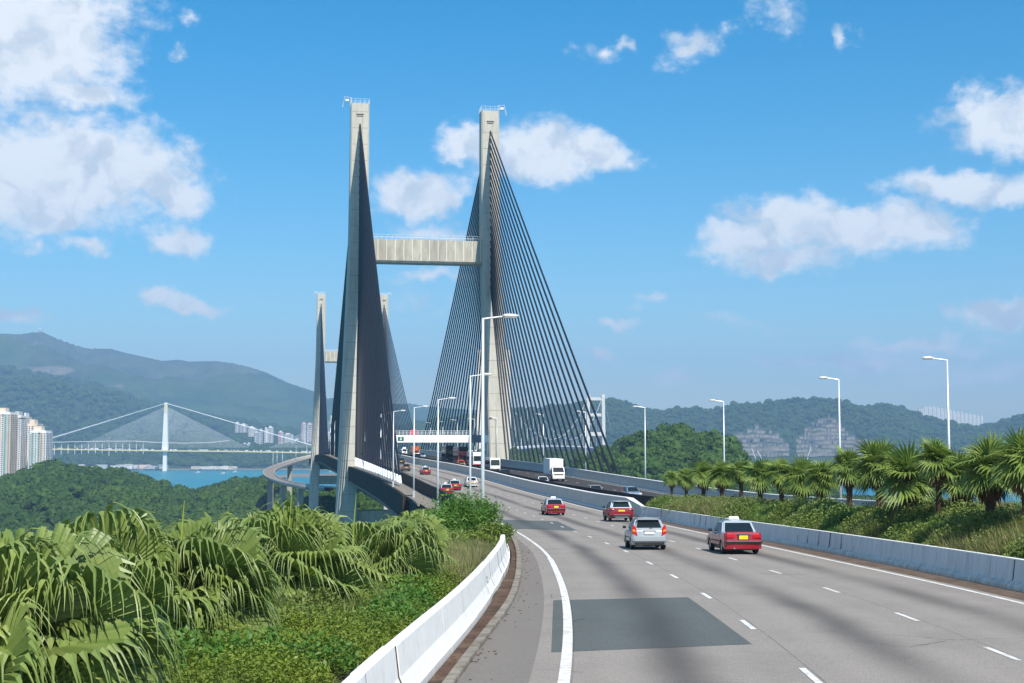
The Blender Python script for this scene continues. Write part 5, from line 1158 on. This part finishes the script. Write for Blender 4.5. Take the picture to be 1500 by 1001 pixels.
# ================================================================== palms
def frond_mesh(name, elev, seed, n=50, Rb=1.12, pet=.72, steps=9, droop=1.0, dead=False, young=False, stiff=1.0, hinge=False):
    """one fan leaf: petiole, pleated blade split into drooping ribbons; the leaf points along +x before spin"""
    rnd = random.Random(seed); mb = MB(); e = R(elev)
    d = Vector((math.cos(e), 0, math.sin(e))); side_ = Vector((0, 1, 0)); up = d.cross(side_)*-1 if False else side_.cross(d)*-1
    up = d.cross(side_).normalized(); up = -up if up.z < 0 else up
    # petiole bends down a little
    pp = []; p = Vector((0, 0, 0)); dd = d.copy()
    for i in range(5):
        pp.append(p.copy()); p = p+dd*pet/4; dd = (dd+Vector((0, 0, -.045*droop*(1+i*.5)))).normalized()
    base = pp[-1]; hp = rnd.uniform(0, .2) if elev > 55 else rnd.uniform(.15, .6) if elev > 28 else rnd.uniform(.55, 1.05); d = (dd*math.cos(hp)+Vector((0, 0, -1))*math.sin(hp)*.8).normalized(); side_ = Vector((0, 1, 0)); up = side_.cross(d).normalized(); up = -up if up.z < 0 else up
    mb.tube(pp, [.032, .026, .02, .017, .015], 5, 1)
    roll = rnd.uniform(-.75, .75) if hinge else 0.0; rs = side_*math.cos(roll)+up*math.sin(roll); up = up*math.cos(roll)-side_*math.sin(roll); side_ = rs
    if up.z < 0 and elev < 55: up = -up
    span = R(128 if not young else 60)
    tilt = 0
    for k in range(n):
        a = -span+2*span*(k+.5)/n; da = 2*span/n; Lk = Rb*(1.0-.22*abs(a/span)**2.2)*rnd.uniform(.93, 1.07)
        r0 = d*math.cos(a)+side_*math.sin(a)
        lift = up*(.16+.22*abs(a)/span)            # the blade is dished like a shallow bowl
        dirv = (r0+lift).normalized(); pos = base+d*.03; V = []; hang = rnd.uniform(.75, 1.35)*droop
        tang = (side_*math.cos(a)-d*math.sin(a)).normalized(); r = 0.0; pr = pos.copy()
        total = Lk*1.27
        for i in range(steps+1):
            t = i/steps
            if i:
                g = (0 if t < .5 else .2*hang if t < .66 else 1.15*hang)*(.85 if elev > 55 else .95 if elev > 28 else 1.0)*stiff
                dirv = (dirv+Vector((0, 0, -(g if not hinge else 0 if t < .64 else 1.5*hang if t < .86 else .5)*.62))+tang*rnd.gauss(0, .055)*(t > .5)).normalized(); pr = pr+dirv*total/steps
            fan = 2*math.sin(da/2)*Lk*min(t, .65)*1.16*.5
            hw = fan if t <= .65 else fan*max(.05, (1-((t-.65)/.35)**.7*.94))*.7
            if hinge and t > .65: hw *= .72
            nr = dirv.cross(tang).normalized(); nr = -nr if nr.dot(up) < 0 else nr
            tt = tang
            fold = .42*hw*(1 if t < .55 else .7)
            V += [pr-tt*hw-nr*fold, pr+nr*fold, pr+tt*hw-nr*fold]
        F = []
        for i in range(steps):
            b = i*3; F += [(b, b+1, b+4, b+3), (b+1, b+2, b+5, b+4)]
        mb.add(V, F, 0)
    mats = [M['dead_leaf'] if dead else M['frond'], M['petiole']]
    return mb.mesh(name, mats)
ELEV = [78, 62, 46, 30, 14, -4, -24, -48]
FR = {e: [frond_mesh('frond', e, 100+i*7+j, n=44, pet=.55, Rb=1.22, droop=1.0, steps=11, hinge=True) for j in range(3)] for i, e in enumerate(ELEV)}
DEAD = [frond_mesh('dead_frond', -62, 50+j, n=20, Rb=.8, pet=.45, droop=1.6, dead=True, steps=6) for j in range(2)]
# lighter leaves for the palms farther off
FAR = {e: [frond_mesh('frond', e, 300+i*7+j, n=24, steps=7, pet=.5, droop=.9, stiff=.4) for j in range(2)] for i, e in enumerate(ELEV)}
for e in FAR:
    for m_ in FAR[e]: m_.materials[0] = M['frond_far']
def spear_mesh():
    mb = MB(); V = []
    for i in range(7):
        t = i/6; z = t*1.15; w = .03*math.sin(min(1, t*1.3+.15)*math.pi)**.7+.004
        V += [(-w, .01, z), (0, -.02, z), (w, .01, z)]
    mb.add(V, [f for i in range(6) for f in ((i*3, i*3+1, i*3+4, i*3+3), (i*3+1, i*3+2, i*3+5, i*3+4))]); return mb.mesh('spear_leaf', M['spear'])
SPEAR = spear_mesh()
def trunk_mesh(seed, h, r):
    rnd = random.Random(seed); mb = MB(); V = []; n = 14; k = 12
    for i in range(k):
        t = i/(k-1); z = h*t-.3*(1-t)
        for j in range(n):
            a = 2*math.pi*j/n; rr_ = r*(1.15-.1*t+.25*(t > .75)*(t-.75)*4)*(1+rnd.uniform(-.12, .12)); V.append((rr_*math.cos(a), rr_*math.sin(a), z))
    mb.add(V, [(i*n+j, i*n+(j+1) % n, (i+1)*n+(j+1) % n, (i+1)*n+j) for i in range(k-1) for j in range(n)]+[tuple((k-1)*n+j for j in range(n))])
    # old leaf bases and hanging fibre
    for i in range(70):
        a = rnd.uniform(0, 6.28); z = h*rnd.uniform(.35, 1.0); o = Vector((math.cos(a), math.sin(a), 0)); c = o*r*1.0+Vector((0, 0, z)); t_ = Vector((-o.y, o.x, 0))
        L_ = rnd.uniform(.12, .34); e_ = c+o*L_*rnd.uniform(.3, .9)+Vector((0, 0, L_*rnd.uniform(-.9, .7)))
        w = rnd.uniform(.02, .05); mb.add([c-t_*w, c+t_*w, e_+t_*w*.3, e_-t_*w*.3], [(0, 1, 2, 3)])
    return mb.mesh('trunk', M['palm_trunk'])
TR = [trunk_mesh(i, 1.25, .19) for i in range(3)]
def palm(label, x, y, z, size=1.0, nf=30, th=1.25, group=None, far=False, seed=0, ndead=6, lean=0.0):
    rnd = random.Random(seed*31+5); t = thing('fan_palm', label, 'palm tree', (x, y, z), rnd.uniform(0, 6.28) if far else 0, group); t.scale = (size,)*3
    tk = inst('trunk', TR[seed % 3], t, (0, 0, 0), (0, 0, rnd.random()*6), (1, 1, th/1.25)); ga = 2.39996
    lib = FAR if far else FR
    for i in range(nf):
        q = (i+.5)/nf; e = (86-q*108 if far else 88-q**1.05*134)+rnd.uniform(-8, 8); key = min(ELEV, key=lambda v: abs(v-e)); me = rnd.choice(lib[key])
        inst('frond', me, t, (0, 0, th-.05-.28*q), (rnd.uniform(-.28, .28), rnd.uniform(-.2, .2), i*ga+rnd.uniform(-.4, .4)), rnd.uniform(.78, 1.18)*(.82 if e > 66 else 1.0))
    for i in range(ndead): inst('dead_frond', rnd.choice(DEAD), t, (0, 0, th-.35), (0, 0, rnd.random()*6.28), rnd.uniform(.8, 1.1))
    for i in range(1): inst('spear_leaf', SPEAR, t, (0, 0, th), (rnd.uniform(-.22, .22), rnd.uniform(-.22, .22), rnd.random()*6), rnd.uniform(.9, 1.25))
    return t
def gz(x, y): return float(verge_z(np.array([float(x)]), np.array([float(y)]))[0])
GP = 'fan palms planted along the left verge'
near = [(22, 18.8, 1.22, 'huge fan palm cut off by the left edge in the nearest corner'), (-110, 21.5, .95, 'fan palm mostly outside the left edge'), (172, 25.0, 1.05, 'fan palm left of the tallest stalk, second from the left edge'), (292, 26.2, 1.1, 'third fan palm from the left edge, with a wide open leaf'),
        (432, 32.5, 1.18, 'broad fan palm in the middle of the left row, before the near tower foot'), (544, 37.0, 1.08, 'fan palm carrying a pale yellow young leaf, right of the broad middle palm'), (592, 43.0, 1.0, 'smallest fan palm at the right end of the left row'), (386, 39.5, 1.0, 'small fan palm behind the broad middle palm')]
for i, (u, y, s, lab) in enumerate(near):
    x = (u-750)/FPX*y; v_c = {22: 975, 172: 892, 292: 896, 432: 858, 544: 846, 592: 822, -110: 960, 386: 852}[u]
    zc = P(u, v_c, y).z; z0 = gz(x, y)-.1; th = max(.7, (zc-z0)/s+.12)
    palm(lab, x, y, z0, s, 42 if i < 4 else 38, th, GP, False, i, 12)
right = [(983, 16.3, 722, 688, 'smallest fan palm at the left end of the right row'), (1004, 16.3, 720, 684, 'second small fan palm from the left end of the right row'), (1029, 16.4, 720, 675, 'third fan palm from the left end of the right row, with a pale trunk'), (1056, 16.5, 722, 674, 'fan palm in front of the lamp post at the headland foot'), (1084, 16.6, 722, 671, 'fan palm just right of the lamp post at the headland foot'),
         (1112, 16.7, 722, 672, 'fan palm below the left quarry'), (1143, 16.8, 722, 669, 'fan palm between the two quarries'), (1172, 16.9, 724, 668, 'fan palm under the left side of the right quarry'), (1203, 17.0, 726, 669, 'fan palm just left of the second lamp post from the right'),
         (1242, 17.2, 729, 655, 'fan palm just right of the second lamp post from the right'), (1286, 17.3, 729, 645, 'fan palm with a slim bare trunk, left of three palms standing against blue water'), (1329, 17.4, 732, 655, 'fan palm with dark fibre trunk standing against blue water'), (1372, 17.5, 735, 643, 'fan palm beside the rightmost lamp post'),
         (1404, 18.4, 736, 660, 'lower fan palm behind the rightmost lamp post'), (1447, 17.7, 745, 637, 'large fan palm with hanging dark skirt, second from the right edge'), (1500, 17.9, 745, 626, 'large fan palm cut off by the right edge')]
for i, (u, X_, vb, vt, lab) in enumerate(right):
    y = X_*FPX/(u-750); z0 = gz(X_, y)-.15; ztop = P(u, vt, y).z; s = .72+.05*((i*7) % 3-1)+.05*((i*5) % 4-1.5)
    if u > 1230: s *= 1.06
    th = max(.7, (ztop-z0)/s-1.45)
    palm(lab, X_, y, z0, s, 26, th, 'fan palms planted on the reserve between the carriageways', True, 20+i, 9)
# ================================================================== low planting
def clump(seed, n, rad, h, ls, material, up=.35, blade=False):
    rnd = random.Random(seed); mb = MB()
    for i in range(n):
        a = rnd.uniform(0, 6.28); r = rad*math.sqrt(rnd.random()); 
        if blade:
            c = Vector((r*math.cos(a), r*math.sin(a), 0)); L_ = h*rnd.uniform(.55, 1.1); o = Vector((math.cos(a+rnd.uniform(-1, 1)), math.sin(a+rnd.uniform(-1, 1)), 0)); w = ls*rnd.uniform(.6, 1.2); tn = Vector((-o.y, o.x, 0)); bend = rnd.uniform(.15, .65)
            p1 = c+Vector((0, 0, L_*.5))+o*L_*bend*.2; p2 = c+Vector((0, 0, L_*.9))+o*L_*bend*.75
            mb.add([c-tn*w, c+tn*w, p1+tn*w*.8, p1-tn*w*.8, p2], [(0, 1, 2, 3), (3, 2, 4)])
        else:
            z = h*(1-(r/rad)**2*.6)*rnd.uniform(.35, 1.0); c = Vector((r*math.cos(a), r*math.sin(a), z))
            nn = Vector((rnd.gauss(0, 1), rnd.gauss(0, 1), abs(rnd.gauss(0, 1))+up)).normalized(); t1 = nn.orthogonal().normalized(); t1.rotate(Matrix.Rotation(rnd.uniform(0, 6.28), 3, nn)); t2 = nn.cross(t1); s = ls*rnd.uniform(.6, 1.3)
            mb.add([c-t1*s, c-t2*s*.5, c+t1*s, c+t2*s*.5], [(0, 1, 2, 3)])
    return mb.mesh('leaves', material)
COVB = [clump(70+i, 1700, .85, .62, .027, M['cover'], .8) for i in range(3)]
CDKB = [clump(80+i, 1500, 1.15, 1.25, .062, M['cover_dark'], .6) for i in range(3)]
COV = [clump(i, 520, .42, .30, .024, M['cover']) for i in range(4)]
CDK = [clump(10+i, 340, .7, .6, .055, M['cover_dark']) for i in range(4)]
GRD = [clump(20+i, 90, .35, .75, .008, M['grass_dry'], blade=True) for i in range(3)]
GRG = [clump(30+i, 90, .4, .8, .011, M['grass_green'], blade=True) for i in range(3)]
BRT = [clump(40+i, 380, .8, .9, .06, M['shrub_bright']) for i in range(3)]
GDF = [clump(50+i, 110, .7, .9, .02, M['grass_dry'], blade=True) for i in range(3)]
GGF = [clump(60+i, 110, .7, .9, .022, M['grass_green'], blade=True) for i in range(3)]
def field(n, fxy, keep, smin, smax, kinds, sink=.05, seed=0):
    r = np.random.default_rng(seed); out = []; tries = 0
    while len(out) < n and tries < n*30:
        tries += 1; x, y = fxy(r)
        if not keep(x, y, r): continue
        out.append((x, y, 0, r.uniform(smin, smax), r.random()*6.28, r.integers(0, kinds)))
    o = np.array(out); o[:, 2] = verge_z(o[:, 0], o[:, 1])-sink; return o
def leftv(y0, y1, w0, w1, p=1.0):
    def f(r):
        y = y0+(y1-y0)*r.random()**p; d = w0+(w1-w0)*r.random(); return float(BL(y))-.98-d, y
    return f
nz = lambda x, y, s=1.0, k=0: float(fbm(np.array([x*s]), np.array([y*s]), 3, k)[0])
scatter('ground_cover', field(5200, leftv(15, 48, 0, 9), lambda x, y, r: nz(x, y, .35, 1) > .40, .8, 1.5, 4, seed=1), COV, 'bright green small leaved ground cover below the left palms', 'ground cover')
scatter('ground_cover', field(800, leftv(15, 60, 1.6, 10), lambda x, y, r: nz(x, y, .3, 2) > .55, .6, 1.25, 4, seed=2), CDK, 'darker taller shrubs mixed into the left ground cover', 'shrubs')
scatter('ground_cover', field(150, leftv(20, 44, .3, 5), lambda x, y, r: nz(x, y, .3, 4) > .40, .8, 1.4, 3, seed=15), COVB, 'rounded bright bushes swelling out of the ground cover behind the white barrier', 'shrubs')
scatter('ground_cover', field(260, leftv(22, 62, .3, 5), lambda x, y, r: nz(x, y, .28, 12) > .52, .6, 1.0, 3, seed=19), BRT, 'taller bright leafy weeds standing in the ground cover', 'shrubs')
scatter('ground_cover', field(60, leftv(26, 60, .6, 5), lambda x, y, r: nz(x, y, .28, 13) > .5, .5, .9, 3, seed=20), CDKB, 'dark rounded shrubs standing in the ground cover by the white barrier', 'shrubs')
scatter('dry_grass', field(900, leftv(40, 64, -.1, 2.6), lambda x, y, r: True, .7, 1.3, 3, .03, seed=3), GRD, 'dry straw coloured grass behind the white barrier', 'grass')
scatter('tall_grass', field(1000, leftv(20, 70, 1.0, 7), lambda x, y, r: nz(x, y, .4, 3) > .52, .6, 1.25, 3, .03, seed=4), GRG, 'long green grass blades between the left palms', 'grass')
def shrub(label, x, y, h, w, mats, n, seed, stems=5, name='shrub'):
    rnd = random.Random(seed); t = thing(name, label, 'bush', (x, y, gz(x, y)-.1)); sb = MB(); mb = MB()
    for i in range(stems):
        a = rnd.uniform(0, 6.28); tip = Vector((w*.75*math.cos(a)*rnd.random(), w*.75*math.sin(a)*rnd.random(), h*rnd.uniform(.75, 1.0))); sb.tube([(0, 0, 0), tip*.5+Vector((0, 0, .1)), tip], [.04, .025, .01], 5)
        for k in range(n//stems):
            q = rnd.uniform(.25, 1.12); c = tip*q+Vector((rnd.gauss(0, w*.30), rnd.gauss(0, w*.30), rnd.gauss(0, h*.10)))
            if c.z < .05: c.z = rnd.uniform(.05, .5)
            nn = Vector((rnd.gauss(0, 1), rnd.gauss(0, 1), abs(rnd.gauss(0, 1))+.3)).normalized(); t1 = nn.orthogonal().normalized(); t1.rotate(Matrix.Rotation(rnd.uniform(0, 6.28), 3, nn)); t2 = nn.cross(t1); s = rnd.uniform(.05, .12)
            mb.add([c-t1*s*1.4, c-t2*s*.35, c+t1*s*1.4, c+t2*s*.35], [(0, 1, 2, 3)])
    mb.build('foliage', M[mats], t); sb.build('stem', M['bark'], t); return t
bush = [(676, 68, 2.3, 1.5, 'shrub_bright', 'bright feathery bush at the foot of the tallest-looking lamp post'), (648, 66, 1.5, 1.1, 'shrub_bright', 'feathery bush just left of the one around the lamp post'), (712, 74, 1.9, 1.0, 'shrub_bright', 'feathery bush reaching over the white barrier right of the lamp post'),
        (640, 58, 1.0, 1.0, 'cover_dark', 'reddish dark shrub below the feathery bushes'), (722, 66, 1.1, .8, 'cover_dark', 'dark leafy shrub spilling over the barrier top'), (700, 60, .9, .75, 'cover', 'yellow green shrub hanging over the white barrier')]
for i, (u, y, h, w, mt, lab) in enumerate(bush): shrub(lab, (u-750)/FPX*y, y, h, w, mt, 3600, 70+i)
scatter('ground_cover', field(1500, leftv(56, 118, .1, 6), lambda x, y, r: True, .6, 1.2, 4, seed=5), CDK, 'tangled shrubs on the verge beyond the feathery bushes', 'shrubs')
def mid(y0, y1, a=0.0, b=1.0):
    def f(r):
        y = y0+(y1-y0)*r.random(); m1, m2 = float(MB1(y))+1.25, float(MB2(y))-.5; t = a+(b-a)*r.random()**1.15; return m1+(m2-m1)*t, y
    return f
scatter('reserve_shrubs', field(4200, mid(38, 128, 0, .6), lambda x, y, r: nz(x, y, .2, 6) > .4, .6, 1.05, 4, .15, seed=6), CDK, 'mixed dark green shrubs covering the bank below the right palms', 'shrubs')
scatter('reserve_shrubs', field(2200, mid(38, 126, 0, .6), lambda x, y, r: nz(x, y, .22, 7) > .5, .5, 1.0, 3, .15, seed=7), BRT, 'brighter green shrubs scattered over the bank below the right palms', 'shrubs')
scatter('reserve_shrubs', field(170, mid(40, 124, .03, .28), lambda x, y, r: True, .7, 1.25, 3, .2, seed=16), CDKB, 'large rounded dark bushes on the bank behind the grey barrier', 'shrubs')
scatter('reserve_shrubs', field(90, mid(40, 124, .06, .35), lambda x, y, r: True, 1.0, 1.5, 3, .3, seed=17), BRT, 'large bright bushes on the bank behind the grey barrier', 'shrubs')
scatter('reserve_grass', field(3600, mid(38, 126, 0, .7), lambda x, y, r: nz(x, y, .12, 8) > .50, .7, 1.25, 3, .05, seed=8), GDF, 'pale dry grass between the shrubs of the right bank', 'grass')
scatter('reserve_grass', field(2600, mid(38, 126, 0, .7), lambda x, y, r: nz(x, y, .15, 9) > .42, .5, .95, 3, .05, seed=9), GGF, 'long green grass along the right bank behind the grey barrier', 'grass')
# land trees on the slopes below the viaduct ends
slope = []
r = np.random.default_rng(5)
for i in range(500):
    y = r.uniform(95, 300); x = float(BL(y))-r.uniform(9, 70); slope.append((x, y, float(verge_z(np.array([x]), np.array([y]))[0])-1, r.uniform(.3, .7), r.random()*6, r.integers(0, 7)))
slope = [s for s in slope if s[2] > 0 and s[2] < 54]
if slope: scatter('slope_trees', slope, CROWNS, 'dark trees on the slope under the left side of the bridge', 'trees')
# tall bare flower stalks rising from the left palms
for i, (u, y, v1, lab) in enumerate(((270, 25.5, 733, 'thin yellow green stalk rising above the third palm'), (428, 32, 716, 'upright yellow stalk in front of the wooded island'), (522, 36, 722, 'thin leaning stalk in front of the near tower foot'))):
    a = P(u-6, v1+90, y); b = P(u, v1, y); t = thing('flower_stalk', lab, 'stalk', a); m_ = b-a; MB().tube([(0, 0, 0), (m_.x*.4, 0, m_.z*.5), (m_.x, 0, m_.z)], [.03, .02, .006], 5).build('stem', M['spear'], t)
# low concrete wall glimpsed behind the left palms
shift_o = barrier('low pale concrete wall glimpsed behind the left palms', lambda y: BL(y)-7.4, 18, 66, 4.0, [(0, -.4), (0, .75), (-.2, .75), (-.2, -.4)], M['bridge_barrier'], None, 'low_wall', 1)
